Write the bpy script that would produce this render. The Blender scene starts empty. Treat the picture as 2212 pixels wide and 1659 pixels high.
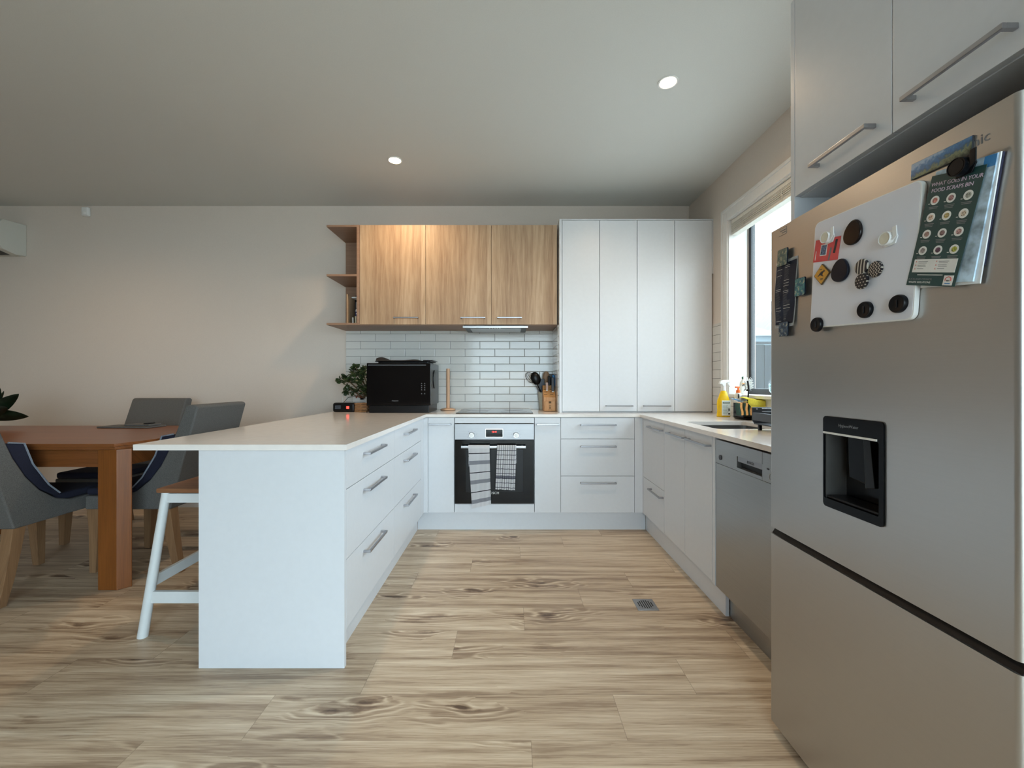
import bpy, bmesh, math, random
from mathutils import Vector, Matrix
R = math.radians
random.seed(7)
C = bpy.context.scene.collection
scene = bpy.context.scene

# ------------------------------------------------------------------ camera, world, light, exposure
H = 1.13
cam_d = bpy.data.cameras.new('camera'); cam = bpy.data.objects.new('camera', cam_d); C.objects.link(cam)
cam.location = (0, 0, H); cam.rotation_euler = (R(90), 0, 0)
cam_d.sensor_width = 36; cam_d.lens = 900 / 2212 * 36
cam_d.shift_x = 4 / 2212; cam_d.shift_y = -3.5 / 2212; cam_d.clip_start = 0.02
scene.camera = cam
world = bpy.data.worlds.new('overcast_sky'); scene.world = world; world.use_nodes = True
bg = world.node_tree.nodes['Background']
bg.inputs[0].default_value = (0.78, 0.91, 1.03, 1); bg.inputs[1].default_value = 9.5
scene.view_settings.view_transform = 'Standard'; scene.view_settings.look = 'None'
scene.view_settings.gamma = 1; scene.view_settings.use_curve_mapping = False
scene.view_settings.exposure = 0.11
scene.cycles.max_bounces = 12; scene.cycles.diffuse_bounces = 6; scene.cycles.transparent_max_bounces = 16
scene.cycles.sample_clamp_indirect = 8

def portal(name, loc, rot, sx, sy):
    l = bpy.data.lights.new(name, 'AREA'); l.shape = 'RECTANGLE'; l.size = sx; l.size_y = sy
    l.cycles.is_portal = True
    o = bpy.data.objects.new(name, l); C.objects.link(o); o.location = loc; o.rotation_euler = rot
# daylight comes in through the kitchen window and the glazed doors at the rear of the room
portal('window_portal', (1.84, 2.43, 1.69), (0, R(90), 0), 1.30, 1.36)
portal('door_portal', (1.5, -2.72, 1.17), (R(90), 0, 0), 5.1, 2.3)

# ------------------------------------------------------------------ materials
def srgb(r, g, b):
    f = lambda c: (c / 255 / 12.92) if c / 255 <= 0.04045 else ((c / 255 + 0.055) / 1.055) ** 2.4
    return (f(r), f(g), f(b), 1)

class NT:
    def __init__(s, name):
        s.mat = bpy.data.materials.new(name); s.mat.use_nodes = True
        s.t = s.mat.node_tree; s.b = s.t.nodes['Principled BSDF']
    def n(s, kind, **kw):
        nd = s.t.nodes.new(kind)
        for k, v in kw.items(): setattr(nd, k, v)
        return nd
    def put(s, sock, v):
        if v is None: return
        if hasattr(v, 'is_linked') or isinstance(v, bpy.types.NodeSocket): s.t.links.new(v, sock)
        else: sock.default_value = v
    def m(s, op, a, b=None, c=None):
        nd = s.n('ShaderNodeMath', operation=op)
        s.put(nd.inputs[0], a); s.put(nd.inputs[1], b)
        if c is not None: s.put(nd.inputs[2], c)
        return nd.outputs[0]
    def xyz(s, kind='Object'):
        tc = s.n('ShaderNodeTexCoord'); sp = s.n('ShaderNodeSeparateXYZ')
        s.t.links.new(tc.outputs[kind], sp.inputs[0]); return sp.outputs
    def vec(s, x, y, z=0.0):
        nd = s.n('ShaderNodeCombineXYZ')
        s.put(nd.inputs[0], x); s.put(nd.inputs[1], y); s.put(nd.inputs[2], z); return nd.outputs[0]
    def noise(s, v, scale=1.0, detail=3.0, rough=0.5, dist=0.0):
        nd = s.n('ShaderNodeTexNoise'); s.put(nd.inputs['Vector'], v)
        nd.inputs['Scale'].default_value = scale; nd.inputs['Detail'].default_value = detail
        nd.inputs['Roughness'].default_value = rough; nd.inputs['Distortion'].default_value = dist
        return nd.outputs[0]
    def ramp(s, f, stops, interp='LINEAR'):
        nd = s.n('ShaderNodeValToRGB'); s.put(nd.inputs[0], f); cr = nd.color_ramp; cr.interpolation = interp
        while len(cr.elements) < len(stops): cr.elements.new(0.5)
        for e, (p, c) in zip(cr.elements, stops): e.position = p; e.color = c
        return nd.outputs[0]
    def mix(s, f, a, b, blend='MIX'):
        nd = s.n('ShaderNodeMix', data_type='RGBA', blend_type=blend)
        s.put(nd.inputs[0], f); s.put(nd.inputs[6], a); s.put(nd.inputs[7], b); return nd.outputs[2]
    def step(s, x, lo, hi):
        nd = s.n('ShaderNodeMapRange', interpolation_type='SMOOTHSTEP'); s.put(nd.inputs[0], x)
        nd.inputs[1].default_value = lo; nd.inputs[2].default_value = hi
        nd.inputs[3].default_value = 0; nd.inputs[4].default_value = 1; return nd.outputs[0]
    def col(s, v): s.put(s.b.inputs['Base Color'], v); return s
    def rough(s, v): s.put(s.b.inputs['Roughness'], v); return s
    def bump(s, h, strength=0.1, dist=0.01):
        nd = s.n('ShaderNodeBump'); nd.inputs['Strength'].default_value = strength
        nd.inputs['Distance'].default_value = dist; s.put(nd.inputs['Height'], h)
        s.t.links.new(nd.outputs[0], s.b.inputs['Normal']); return s

def plain(name, c, rough=0.5, metal=0.0, nz=0.03, scale=60, bump=0.0, emit=0, spec=None, coat=0):
    t = NT(name); c = srgb(*c)
    o = t.n('ShaderNodeTexCoord').outputs['Object']
    f = t.noise(o, scale, 3)
    lo = tuple(max(0, x * (1 - nz * 2)) for x in c[:3]) + (1,); hi = tuple(min(1, x * (1 + nz * 2)) for x in c[:3]) + (1,)
    t.col(t.ramp(f, [(0.3, lo), (0.7, hi)])).rough(rough); t.b.inputs['Metallic'].default_value = metal
    if spec is not None: t.b.inputs['Specular IOR Level'].default_value = spec
    if coat: t.b.inputs['Coat Weight'].default_value = coat; t.b.inputs['Coat Roughness'].default_value = 0.05
    if bump: t.bump(f, bump, 0.002)
    if emit: t.b.inputs['Emission Color'].default_value = c; t.b.inputs['Emission Strength'].default_value = emit
    return t.mat

def wood(name, dark, mid, light, along='x', strip=0.0, gs=1.0, contrast=1.0, rough=0.5):
    t = NT(name); X = t.xyz('Object')
    ax = {'x': 0, 'y': 1, 'z': 2}[along]; others = [i for i in (0, 1, 2) if i != ax]
    L = X[ax]; A = t.m('ADD', X[others[0]], t.m('MULTIPLY', X[others[1]], 1.0))
    rnd = 0.5
    if strip:
        wob = t.m('MULTIPLY', t.noise(t.vec(t.m('MULTIPLY', t.m('FLOOR', t.m('DIVIDE', A, strip * 3)), 7.3), 0.0, 0.0), 1.0, 0), strip)
        k = t.m('FLOOR', t.m('DIVIDE', t.m('ADD', A, wob), strip))
        wn = t.n('ShaderNodeTexWhiteNoise', noise_dimensions='1D'); t.put(wn.inputs['W'], k); rnd = wn.outputs['Value']
        L = t.m('ADD', L, t.m('MULTIPLY', rnd, 9.0))
    lowv = t.noise(t.vec(t.m('MULTIPLY', L, 1.3 * gs), t.m('MULTIPLY', A, 7 * gs)), 1.0, 2)
    rings = t.m('SINE', t.m('ADD', t.m('MULTIPLY', A, 150 * gs), t.m('MULTIPLY', lowv, 26)))
    fine = t.noise(t.vec(t.m('MULTIPLY', L, 7 * gs), t.m('MULTIPLY', A, 220 * gs)), 1.0, 4, 0.65)
    f = t.m('ADD', t.m('MULTIPLY', fine, 0.75 * contrast), t.m('MULTIPLY', rings, 0.05 * contrast))
    f = t.m('ADD', f, t.m('MULTIPLY', t.m('SUBTRACT', lowv, 0.5), 0.35 * contrast))
    f = t.m('ADD', f, 0.5 - 0.375 * contrast)
    if strip: f = t.m('ADD', f, t.m('MULTIPLY', t.m('SUBTRACT', rnd, 0.5), 0.22))
    t.col(t.ramp(f, [(0.22, srgb(*dark)), (0.5, srgb(*mid)), (0.8, srgb(*light))])).rough(rough)
    t.bump(fine, 0.08, 0.001)
    return t.mat

def floor_mat():
    t = NT('oak_plank_floor'); X = t.xyz('Object'); x, y = X[0], X[1]
    W, L = 0.194, 1.22
    r = t.m('DIVIDE', t.m('SUBTRACT', y, 1.314), W); k = t.m('FLOOR', r)
    off = t.m('ADD', t.m('MULTIPLY', t.m('ADD', k, 1.0), 0.305), 0.066)
    q = t.m('DIVIDE', t.m('SUBTRACT', x, off), L); p = t.m('FLOOR', q)
    fx = t.m('SUBTRACT', q, p); fy = t.m('SUBTRACT', r, k)
    wn = t.n('ShaderNodeTexWhiteNoise', noise_dimensions='2D'); t.put(wn.inputs['Vector'], t.vec(p, k))
    sc = t.n('ShaderNodeSeparateColor'); t.t.links.new(wn.outputs['Color'], sc.inputs[0])
    u = t.m('ADD', x, t.m('MULTIPLY', sc.outputs[0], 37.0)); v = t.m('ADD', y, t.m('MULTIPLY', sc.outputs[1], 23.0))
    wv = t.m('MULTIPLY', t.m('SUBTRACT', t.noise(t.vec(t.m('MULTIPLY', u, 3.0), t.m('MULTIPLY', v, 10.0)), 1, 2), 0.5), 0.9)
    ku = t.m('ADD', t.m('MULTIPLY', u, 2.1), wv); kv = t.m('ADD', t.m('MULTIPLY', v, 5.6), wv)
    vo = t.n('ShaderNodeTexVoronoi', feature='F1', voronoi_dimensions='2D'); t.put(vo.inputs['Vector'], t.vec(ku, kv))
    vo.inputs['Scale'].default_value = 1.0
    d = vo.outputs['Distance']
    vs = t.n('ShaderNodeSeparateColor'); t.t.links.new(vo.outputs['Color'], vs.inputs[0])
    has = t.step(vs.outputs[0], 0.45, 0.80)
    near = t.m('MULTIPLY', t.m('SUBTRACT', 1.0, t.step(d, 0.0, 0.62)), has)
    cn = t.noise(t.vec(t.m('MULTIPLY', u, 26.0), t.m('MULTIPLY', v, 60.0)), 1, 3)
    core = t.m('MULTIPLY', t.m('SUBTRACT', 1.0, t.step(t.m('ADD', d, t.m('MULTIPLY', t.m('SUBTRACT', cn, 0.5), 0.22)), 0.03, 0.17)), has)
    low = t.noise(t.vec(t.m('MULTIPLY', u, 0.9), t.m('MULTIPLY', v, 8.0)), 1, 3, 0.55)
    ph = t.m('ADD', t.m('MULTIPLY', v, 170.0), t.m('ADD', t.m('MULTIPLY', low, 34.0), t.m('MULTIPLY', near, 16.0)))
    rings = t.m('SINE', ph)
    sharp = t.m('POWER', t.m('ABSOLUTE', t.m('SINE', t.m('MULTIPLY', ph, 0.5))), 5.0)
    fine = t.noise(t.vec(t.m('MULTIPLY', u, 5.0), t.m('MULTIPLY', t.m('ADD', v, t.m('MULTIPLY', near, 0.02)), 150.0)), 1, 5, 0.62)
    band = t.noise(t.vec(t.m('MULTIPLY', u, 1.2), t.m('MULTIPLY', v, 22.0)), 1, 3, 0.5)
    pore = t.noise(t.vec(t.m('MULTIPLY', u, 14.0), t.m('MULTIPLY', v, 330.0)), 1, 2, 0.5)
    f = t.m('ADD', t.m('MULTIPLY', fine, 0.50), t.m('MULTIPLY', band, 0.62))
    f = t.m('SUBTRACT', f, t.m('MULTIPLY', t.step(pore, 0.58, 0.70), 0.07))
    f = t.m('ADD', f, t.m('MULTIPLY', rings, 0.018))
    f = t.m('ADD', f, t.m('MULTIPLY', t.m('SUBTRACT', sc.outputs[2], 0.5), 0.07))
    f = t.m('SUBTRACT', f, t.m('MULTIPLY', near, 0.15))
    f = t.m('ADD', f, t.m('MULTIPLY', t.m('MULTIPLY', sharp, near), 0.30))
    f = t.m('SUBTRACT', f, t.m('MULTIPLY', core, 0.26))
    col = t.ramp(f, [(0.18, srgb(92, 72, 58)), (0.43, srgb(156, 134, 112)), (0.56, srgb(192, 172, 147)), (0.74, srgb(222, 207, 184))])
    ex = t.m('MINIMUM', fx, t.m('SUBTRACT', 1.0, fx)); ey = t.m('MINIMUM', fy, t.m('SUBTRACT', 1.0, fy))
    seam = t.m('MAXIMUM', t.m('LESS_THAN', ex, 0.0009), t.m('LESS_THAN', ey, 0.0045))
    t.col(t.mix(t.m('MULTIPLY', seam, 0.38), col, srgb(90, 74, 60)))
    t.rough(t.m('ADD', t.m('MULTIPLY', fine, 0.15), 0.36))
    t.bump(fine, 0.10, 0.001)
    return t.mat

def tile_mat(name, axis, off_u, z0, base=(214, 213, 209)):
    t = NT(name); X = t.xyz('Object'); u = X[axis]; z = X[2]
    HH, LL = 0.0683, 0.27
    r = t.m('DIVIDE', t.m('SUBTRACT', z, z0), HH); k = t.m('FLOOR', r)
    half = t.m('MULTIPLY', t.m('ABSOLUTE', t.m('MODULO', k, 2.0)), 0.5)
    q = t.m('ADD', t.m('DIVIDE', t.m('SUBTRACT', u, off_u), LL), half); p = t.m('FLOOR', q)
    fx = t.m('SUBTRACT', q, p); fy = t.m('SUBTRACT', r, k)
    ex = t.m('MULTIPLY', t.m('MINIMUM', fx, t.m('SUBTRACT', 1.0, fx)), LL); ey = t.m('MULTIPLY', t.m('MINIMUM', fy, t.m('SUBTRACT', 1.0, fy)), HH)
    e = t.m('MINIMUM', ex, ey); grout = t.m('LESS_THAN', e, 0.0016)
    wn = t.n('ShaderNodeTexWhiteNoise', noise_dimensions='2D'); t.put(wn.inputs['Vector'], t.vec(p, k))
    streak = t.noise(t.vec(t.m('MULTIPLY', u, 14.0), t.m('MULTIPLY', z, 70.0)), 1, 3)
    c = t.mix(t.m('ADD', t.m('MULTIPLY', wn.outputs['Value'], 0.3), t.m('MULTIPLY', streak, 0.5)), srgb(base[0] - 8, base[1] - 7, base[2] - 7), srgb(base[0] + 8, base[1] + 8, base[2] + 8))
    t.col(t.mix(grout, c, srgb(112, 113, 113)))
    t.rough(t.m('ADD', t.m('MULTIPLY', grout, 0.6), 0.12))
    h = t.m('ADD', t.step(e, 0.0008, 0.005), t.m('MULTIPLY', streak, 0.25)); t.bump(h, 0.35, 0.002)
    return t.mat

def glass_mat(name='window_glass', tint=(0.93, 0.97, 0.97), gl=1.0):
    m = bpy.data.materials.new(name); m.use_nodes = True; nt = m.node_tree; nt.nodes.clear()
    out = nt.nodes.new('ShaderNodeOutputMaterial'); mx = nt.nodes.new('ShaderNodeMixShader')
    tr = nt.nodes.new('ShaderNodeBsdfTransparent'); tr.inputs[0].default_value = (*tint, 1)
    gs = nt.nodes.new('ShaderNodeBsdfGlossy'); gs.inputs['Roughness'].default_value = 0.02; gs.inputs[0].default_value = (gl, gl, gl, 1)
    lw = nt.nodes.new('ShaderNodeLayerWeight'); lw.inputs[0].default_value = 0.5
    pw = nt.nodes.new('ShaderNodeMath'); pw.operation = 'POWER'; pw.inputs[1].default_value = 4.0; nt.links.new(lw.outputs['Facing'], pw.inputs[0])
    ma = nt.nodes.new('ShaderNodeMath'); ma.operation = 'MULTIPLY_ADD'; ma.inputs[1].default_value = 0.9; ma.inputs[2].default_value = 0.03; nt.links.new(pw.outputs[0], ma.inputs[0])
    nt.links.new(ma.outputs[0], mx.inputs[0]); nt.links.new(tr.outputs[0], mx.inputs[1]); nt.links.new(gs.outputs[0], mx.inputs[2])
    nt.links.new(mx.outputs[0], out.inputs[0]); return m

def steel(name, c, rough, axis=2, streak=0.12, aniso=0.0):
    t = NT(name); X = t.xyz('Object'); co = [t.m('MULTIPLY', X[i], 400.0 if i == axis else 3.0) for i in range(3)]
    f = t.noise(t.vec(*co), 1, 2); g = t.noise(t.n('ShaderNodeTexCoord').outputs['Object'], 6, 3)
    cc = srgb(*c); lo = tuple(x * (1 - streak) for x in cc[:3]) + (1,); hi = tuple(min(1, x * (1 + streak)) for x in cc[:3]) + (1,)
    t.col(t.ramp(f, [(0.3, lo), (0.7, hi)])); t.b.inputs['Metallic'].default_value = 0.92
    t.rough(t.m('ADD', t.m('MULTIPLY', g, 0.03), rough - 0.015)); t.bump(f, 0.008, 0.0003)
    return t.mat

M = {}
M['wall'] = plain('wall_paint', (214, 204, 194), 0.85, nz=0.012, scale=220, bump=0.05)
M['ceil'] = plain('ceiling_paint', (205, 205, 201), 0.9, nz=0.01, scale=200, bump=0.04)
M['trimw'] = plain('trim_paint', (222, 222, 220), 0.45, nz=0.008)
M['lam'] = plain('white_laminate', (207, 210, 214), 0.34, nz=0.006, scale=40)
M['lamin'] = plain('cabinet_inside', (60, 60, 60), 0.7)
M['stone'] = plain('pale_stone_worktop', (224, 219, 214), 0.14, nz=0.012, scale=26)
M['cabwood'] = wood('oak_veneer', (140, 110, 84), (174, 146, 116), (200, 175, 147), 'z', strip=0.075, gs=0.8)
M['edgewood'] = wood('oak_edge', (122, 94, 74), (150, 118, 96), (168, 138, 114), 'x', gs=1.0, contrast=0.7)
M['alu'] = steel('brushed_aluminium', (170, 170, 172), 0.28, axis=2, streak=0.05)
M['handle'] = steel('handle_nickel', (166, 166, 170), 0.33, axis=0, streak=0.05)
M['fridge'] = steel('fridge_steel', (180, 177, 173), 0.33, axis=2, streak=0.012)
M['dw'] = steel('dishwasher_steel', (168, 168, 166), 0.34, axis=2, streak=0.04)
M['ovensteel'] = steel('oven_steel', (160, 160, 162), 0.42, axis=2, streak=0.04)
M['chrome'] = steel('chrome', (215, 215, 215), 0.12, axis=0, streak=0.02)
M['sink'] = steel('sink_steel', (150, 150, 150), 0.3, axis=1, streak=0.05)
M['blackgloss'] = plain('black_glass', (7, 7, 9), 0.07, nz=0, spec=0.3)
M['blackpl'] = plain('black_plastic', (13, 13, 15), 0.32, nz=0.05, spec=0.3)
M['blacksoft'] = plain('black_cloth', (14, 14, 17), 0.75, nz=0.2, scale=300, bump=0.3)
M['darkgap'] = plain('dark_gap', (22, 22, 24), 0.6)
M['greypl'] = plain('grey_plastic', (66, 70, 76), 0.45)
M['whitepl'] = plain('white_plastic', (226, 228, 227), 0.3, nz=0.006)
M['creampl'] = plain('cream_plastic', (212, 208, 190), 0.4)
M['ledred'] = plain('red_led', (255, 60, 50), 0.4, emit=3.0, nz=0)
M['lcd'] = plain('grey_display', (70, 76, 84), 0.15)
M['dullwhite'] = plain('white_print', (226, 226, 222), 0.5)
M['greyprint'] = plain('grey_print', (120, 122, 126), 0.5)
M['dkprint'] = plain('dark_print', (38, 40, 46), 0.5)
M['table'] = wood('table_timber', (84, 48, 22), (124, 74, 38), (146, 92, 52), 'x', gs=0.7, contrast=0.8, rough=0.32)
M['tableleg'] = wood('table_leg_timber', (92, 50, 16), (122, 70, 26), (142, 86, 38), 'z', gs=0.7, contrast=0.7, rough=0.4)
M['chairleg'] = wood('chair_leg_timber', (100, 74, 50), (134, 102, 72), (156, 124, 92), 'z', gs=0.8, contrast=0.8)
M['stoolseat'] = wood('stool_seat_timber', (90, 58, 36), (128, 86, 56), (152, 108, 74), 'x', gs=0.9)
M['grey_fab'] = plain('grey_upholstery', (92, 91, 89), 0.95, nz=0.16, scale=420, bump=0.5)
M['navy_fab'] = plain('navy_upholstery', (22, 25, 44), 0.95, nz=0.15, scale=400, bump=0.4)
M['pipe_fab'] = plain('pale_piping', (120, 128, 140), 0.9, nz=0.2, scale=500)
M['bamboo'] = wood('bamboo', (160, 112, 66), (198, 148, 96), (222, 178, 126), 'z', gs=1.4, contrast=0.7)
M['beech'] = wood('beech_wood', (166, 128, 98), (196, 158, 126), (214, 180, 148), 'z', gs=1.3, contrast=0.6)
M['spoonwood'] = wood('spoon_wood', (110, 80, 54), (142, 108, 76), (160, 124, 90), 'z', gs=1.4, contrast=0.6)
M['leaf'] = plain('jade_leaf', (46, 62, 34), 0.35, nz=0.25, scale=25)
M['darkleaf'] = plain('dark_leaf', (30, 48, 30), 0.4, nz=0.25, scale=20)
M['stem'] = plain('plant_stem', (96, 76, 50), 0.8)
M['soil'] = plain('potting_soil', (40, 30, 24), 0.95, nz=0.3)
M['redleaf'] = plain('red_leaf', (128, 62, 36), 0.5, nz=0.2)
M['floor'] = floor_mat()
M['glass'] = glass_mat()
M['tile_back'] = tile_mat('metro_tiles', 0, -1.354, 0.8867)
M['tile_side'] = tile_mat('metro_tiles_side', 1, 3.21, 0.8867)

# ------------------------------------------------------------------ mesh builder
class MB:
    def __init__(s, M4=None): s.bm = bmesh.new(); s.mats = []; s.M = M4 or Matrix()
    def mi(s, m):
        if m not in s.mats: s.mats.append(m)
        return s.mats.index(m)
    def take(s, bm, m, bev=0.0, seg=2, M2=None):
        if bev > 0:
            bmesh.ops.bevel(bm, geom=[e for e in bm.edges if len(e.link_faces) == 2 and e.calc_face_angle(0) > R(25)],
                            offset=bev, segments=seg, profile=0.5, affect='EDGES', clamp_overlap=True)
        i = s.mi(m)
        for f in bm.faces: f.material_index = i
        mt = s.M @ (M2 or Matrix()); bm.transform(mt)
        if mt.determinant() < 0: bmesh.ops.reverse_faces(bm, faces=bm.faces)
        me = bpy.data.meshes.new('t'); bm.to_mesh(me); s.bm.from_mesh(me); bpy.data.meshes.remove(me); bm.free(); return s
    def box(s, x0, x1, y0, y1, z0, z1, m, bev=0.0, seg=2, M2=None):
        bm = bmesh.new(); bmesh.ops.create_cube(bm, size=1)
        for v in bm.verts: v.co = Vector(((x0 + x1) / 2 + v.co.x * (x1 - x0), (y0 + y1) / 2 + v.co.y * (y1 - y0), (z0 + z1) / 2 + v.co.z * (z1 - z0)))
        return s.take(bm, m, bev, seg, M2)
    def lathe(s, prof, m, c=(0, 0, 0), seg=32, M2=None, cap=True):
        bm = bmesh.new(); rings = []
        for r, z in prof:
            if r < 1e-6: rings.append([bm.verts.new((c[0], c[1], c[2] + z))])
            else: rings.append([bm.verts.new((c[0] + r * math.cos(2 * math.pi * i / seg), c[1] + r * math.sin(2 * math.pi * i / seg), c[2] + z)) for i in range(seg)])
        for a, b in zip(rings, rings[1:]):
            for i in range(seg):
                j = (i + 1) % seg
                if len(a) == 1 and len(b) == 1: break
                if len(a) == 1: bm.faces.new((a[0], b[j], b[i]))
                elif len(b) == 1: bm.faces.new((a[i], a[j], b[0]))
                else: bm.faces.new((a[i], a[j], b[j], b[i]))
        if cap:
            for r_ in (rings[0], rings[-1]):
                if len(r_) > 1: bm.faces.new(r_)
        bmesh.ops.recalc_face_normals(bm, faces=bm.faces)
        return s.take(bm, m, 0, 2, M2)
    def cyl(s, p0, p1, r0, m, r1=None, seg=20, bev=0.0):
        p0 = Vector(p0); p1 = Vector(p1); r1 = r0 if r1 is None else r1
        L = (p1 - p0).length; q = (p1 - p0).to_track_quat('Z', 'Y').to_matrix().to_4x4()
        bm = bmesh.new(); bmesh.ops.create_cone(bm, cap_ends=True, segments=seg, radius1=r0, radius2=r1, depth=L)
        bm.transform(Matrix.Translation((p0 + p1) / 2) @ q)
        if bev:
            bmesh.ops.bevel(bm, geom=[e for e in bm.edges if e.calc_face_angle(0) > R(50)], offset=bev, segments=2, affect='EDGES', clamp_overlap=True)
        return s.take(bm, m)
    def ball(s, c, r, m, seg=16, M2=None):
        bm = bmesh.new(); bmesh.ops.create_uvsphere(bm, u_segments=seg, v_segments=max(6, seg // 2), radius=1)
        r = r if hasattr(r, '__len__') else (r, r, r)
        bm.transform(Matrix.Translation(c) @ (M2 or Matrix()) @ Matrix.Diagonal((*r, 1))); return s.take(bm, m)
    def prism(s, pts, plane, a0, a1, m, bev=0.0, seg=2, M2=None):
        # pts in a plane ('xy','xz','yz'), extruded along the remaining axis from a0 to a1
        bm = bmesh.new()
        f3 = {'xy': lambda p, a: (p[0], p[1], a), 'xz': lambda p, a: (p[0], a, p[1]), 'yz': lambda p, a: (a, p[0], p[1])}[plane]
        A = [bm.verts.new(f3(p, a0)) for p in pts]; B = [bm.verts.new(f3(p, a1)) for p in pts]
        bm.faces.new(A); bm.faces.new(B)
        for i in range(len(pts)): j = (i + 1) % len(pts); bm.faces.new((A[i], A[j], B[j], B[i]))
        bmesh.ops.recalc_face_normals(bm, faces=bm.faces)
        return s.take(bm, m, bev, seg, M2)
    def tube(s, pts, r, m, seg=8, closed=False):
        pts = [Vector(p) for p in pts]; bm = bmesh.new(); rings = []; n = len(pts); up = Vector((0.13, 0.31, 0.94))
        for i, p in enumerate(pts):
            if closed: d = pts[(i + 1) % n] - pts[i - 1]
            else: d = pts[min(i + 1, n - 1)] - pts[max(i - 1, 0)]
            d.normalize(); a = d.cross(up); a = a.normalized() if a.length > 1e-4 else Vector((1, 0, 0)); b = d.cross(a)
            rr = r[i] if hasattr(r, '__len__') else r
            rings.append([bm.verts.new(p + rr * (math.cos(t) * a + math.sin(t) * b)) for t in (2 * math.pi * k / seg for k in range(seg))])
        prs = list(zip(rings, rings[1:])) + ([(rings[-1], rings[0])] if closed else [])
        for A, B in prs:
            for k in range(seg): bm.faces.new((A[k], A[(k + 1) % seg], B[(k + 1) % seg], B[k]))
        if not closed: bm.faces.new(rings[0]); bm.faces.new(rings[-1])
        bmesh.ops.recalc_face_normals(bm, faces=bm.faces)
        return s.take(bm, m)
    def loft(s, secs, m, bev=0.0):
        bm = bmesh.new(); rs = [[bm.verts.new(p) for p in sec] for sec in secs]; n = len(rs[0])
        for A, B in zip(rs, rs[1:]):
            for k in range(n): bm.faces.new((A[k], A[(k + 1) % n], B[(k + 1) % n], B[k]))
        bm.faces.new(rs[0]); bm.faces.new(rs[-1]); bmesh.ops.recalc_face_normals(bm, faces=bm.faces)
        return s.take(bm, m, bev)
    def sheet(s, fn, nu, nv, m, thick=0.002):
        bm = bmesh.new(); uv = bm.loops.layers.uv.new('UVMap')
        g = [[bm.verts.new(fn(i / nu, j / nv)) for j in range(nv + 1)] for i in range(nu + 1)]
        for i in range(nu):
            for j in range(nv):
                f = bm.faces.new((g[i][j], g[i + 1][j], g[i + 1][j + 1], g[i][j + 1]))
                for lp, (a, b) in zip(f.loops, ((i, j), (i + 1, j), (i + 1, j + 1), (i, j + 1))): lp[uv].uv = (a / nu, b / nv)
        if thick: bmesh.ops.solidify(bm, geom=bm.faces[:], thickness=thick)
        return s.take(bm, m)
    def text(s, body, size, m, M2, align='CENTER', ext=0.0002, spacing=1.0):
        cu = bpy.data.curves.new('t', 'FONT'); cu.body = body; cu.size = size; cu.align_x = align; cu.align_y = 'CENTER'
        cu.extrude = ext; cu.space_character = spacing; cu.resolution_u = 2
        o = bpy.data.objects.new('t', cu); C.objects.link(o)
        me = bpy.data.meshes.new_from_object(o.evaluated_get(bpy.context.evaluated_depsgraph_get()))
        bm = bmesh.new(); bm.from_mesh(me); bpy.data.objects.remove(o); bpy.data.meshes.remove(me)
        return s.take(bm, m, 0, 2, M2)
    def build(s, name, parent=None, smooth=35, kind=None):
        me = bpy.data.meshes.new(name)
        if parent:
            p = parent
            while p:
                bmesh.ops.translate(s.bm, verts=s.bm.verts, vec=-p.location); p = p.parent
        s.bm.to_mesh(me); s.bm.free()
        for m in s.mats: me.materials.append(m)
        if smooth:
            me.polygons.foreach_set('use_smooth', [True] * len(me.polygons)); me.set_sharp_from_angle(angle=R(smooth))
        o = bpy.data.objects.new(name, me); C.objects.link(o)
        if smooth: wn = o.modifiers.new('weighted_normal', 'WEIGHTED_NORMAL'); wn.keep_sharp = True; wn.weight = 80
        if parent: o.parent = parent
        if kind: o['kind'] = kind
        return o

def tag(o, label, cat, group=None):
    o['label'] = label; o['category'] = cat
    if group: o['group'] = group
    return o
def thing(name, label, cat, loc=(0, 0, 0), group=None):
    o = bpy.data.objects.new(name, None); C.objects.link(o); o.location = loc; o.empty_display_size = 0.05
    return tag(o, label, cat, group)
def whole(mb, name, label, cat, loc, group=None, smooth=35):
    # a thing that is one mesh, its origin at its base
    bmesh.ops.translate(mb.bm, verts=mb.bm.verts, vec=-Vector(loc))
    o = mb.build(name, None, smooth); o.location = loc
    return tag(o, label, cat, group)
def copy_tree(o, parent=None):
    c = o.copy(); C.objects.link(c)
    if parent: c.parent = parent
    for ch in list(o.children): copy_tree(ch, c)
    return c
def struct(mb, name, smooth=35): return mb.build(name, None, smooth, 'structure')
def rot(deg, axis='Z'): return Matrix.Rotation(R(deg), 4, axis)
def T(x, y, z): return Matrix.Translation((x, y, z))

# ------------------------------------------------------------------ room shell
CZ, BY, RX, LX, FY = 2.73, 3.78, 1.625, -6.0, -2.6
EX, JY = 4.3, 0.50     # behind the kitchen the room widens to x = EX at y < JY
def lshape(z0, z1, m): return MB().prism([(LX - 0.1, FY - 0.1), (EX + 0.1, FY - 0.1), (EX + 0.1, JY + 0.1), (RX + 0.2, JY + 0.1), (RX + 0.2, BY + 0.1), (LX - 0.1, BY + 0.1)], 'xy', z0, z1, m)
struct(lshape(-0.08, 0.0, M['floor']), 'floor', 0)
struct(lshape(CZ, CZ + 0.1, M['ceil']), 'ceiling', 0)
struct(MB().box(LX - 0.1, RX + 0.2, BY, BY + 0.1, 0, CZ, M['wall']), 'wall_back', 0)
struct(MB().box(LX - 0.1, LX, FY, BY, 0, CZ, M['wall']), 'wall_left', 0)
WY0, WY1, WZ0, WZ1 = 1.75, 3.10, 1.045, 2.34
mb = MB()
mb.box(RX, RX + 0.2, JY, WY0, 0, CZ, M['wall']).box(RX, RX + 0.2, WY1, BY, 0, CZ, M['wall'])
mb.box(RX, RX + 0.2, WY0, WY1, 0, WZ0 - 0.02, M['wall']).box(RX, RX + 0.2, WY0, WY1, WZ1, CZ, M['wall'])
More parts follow.
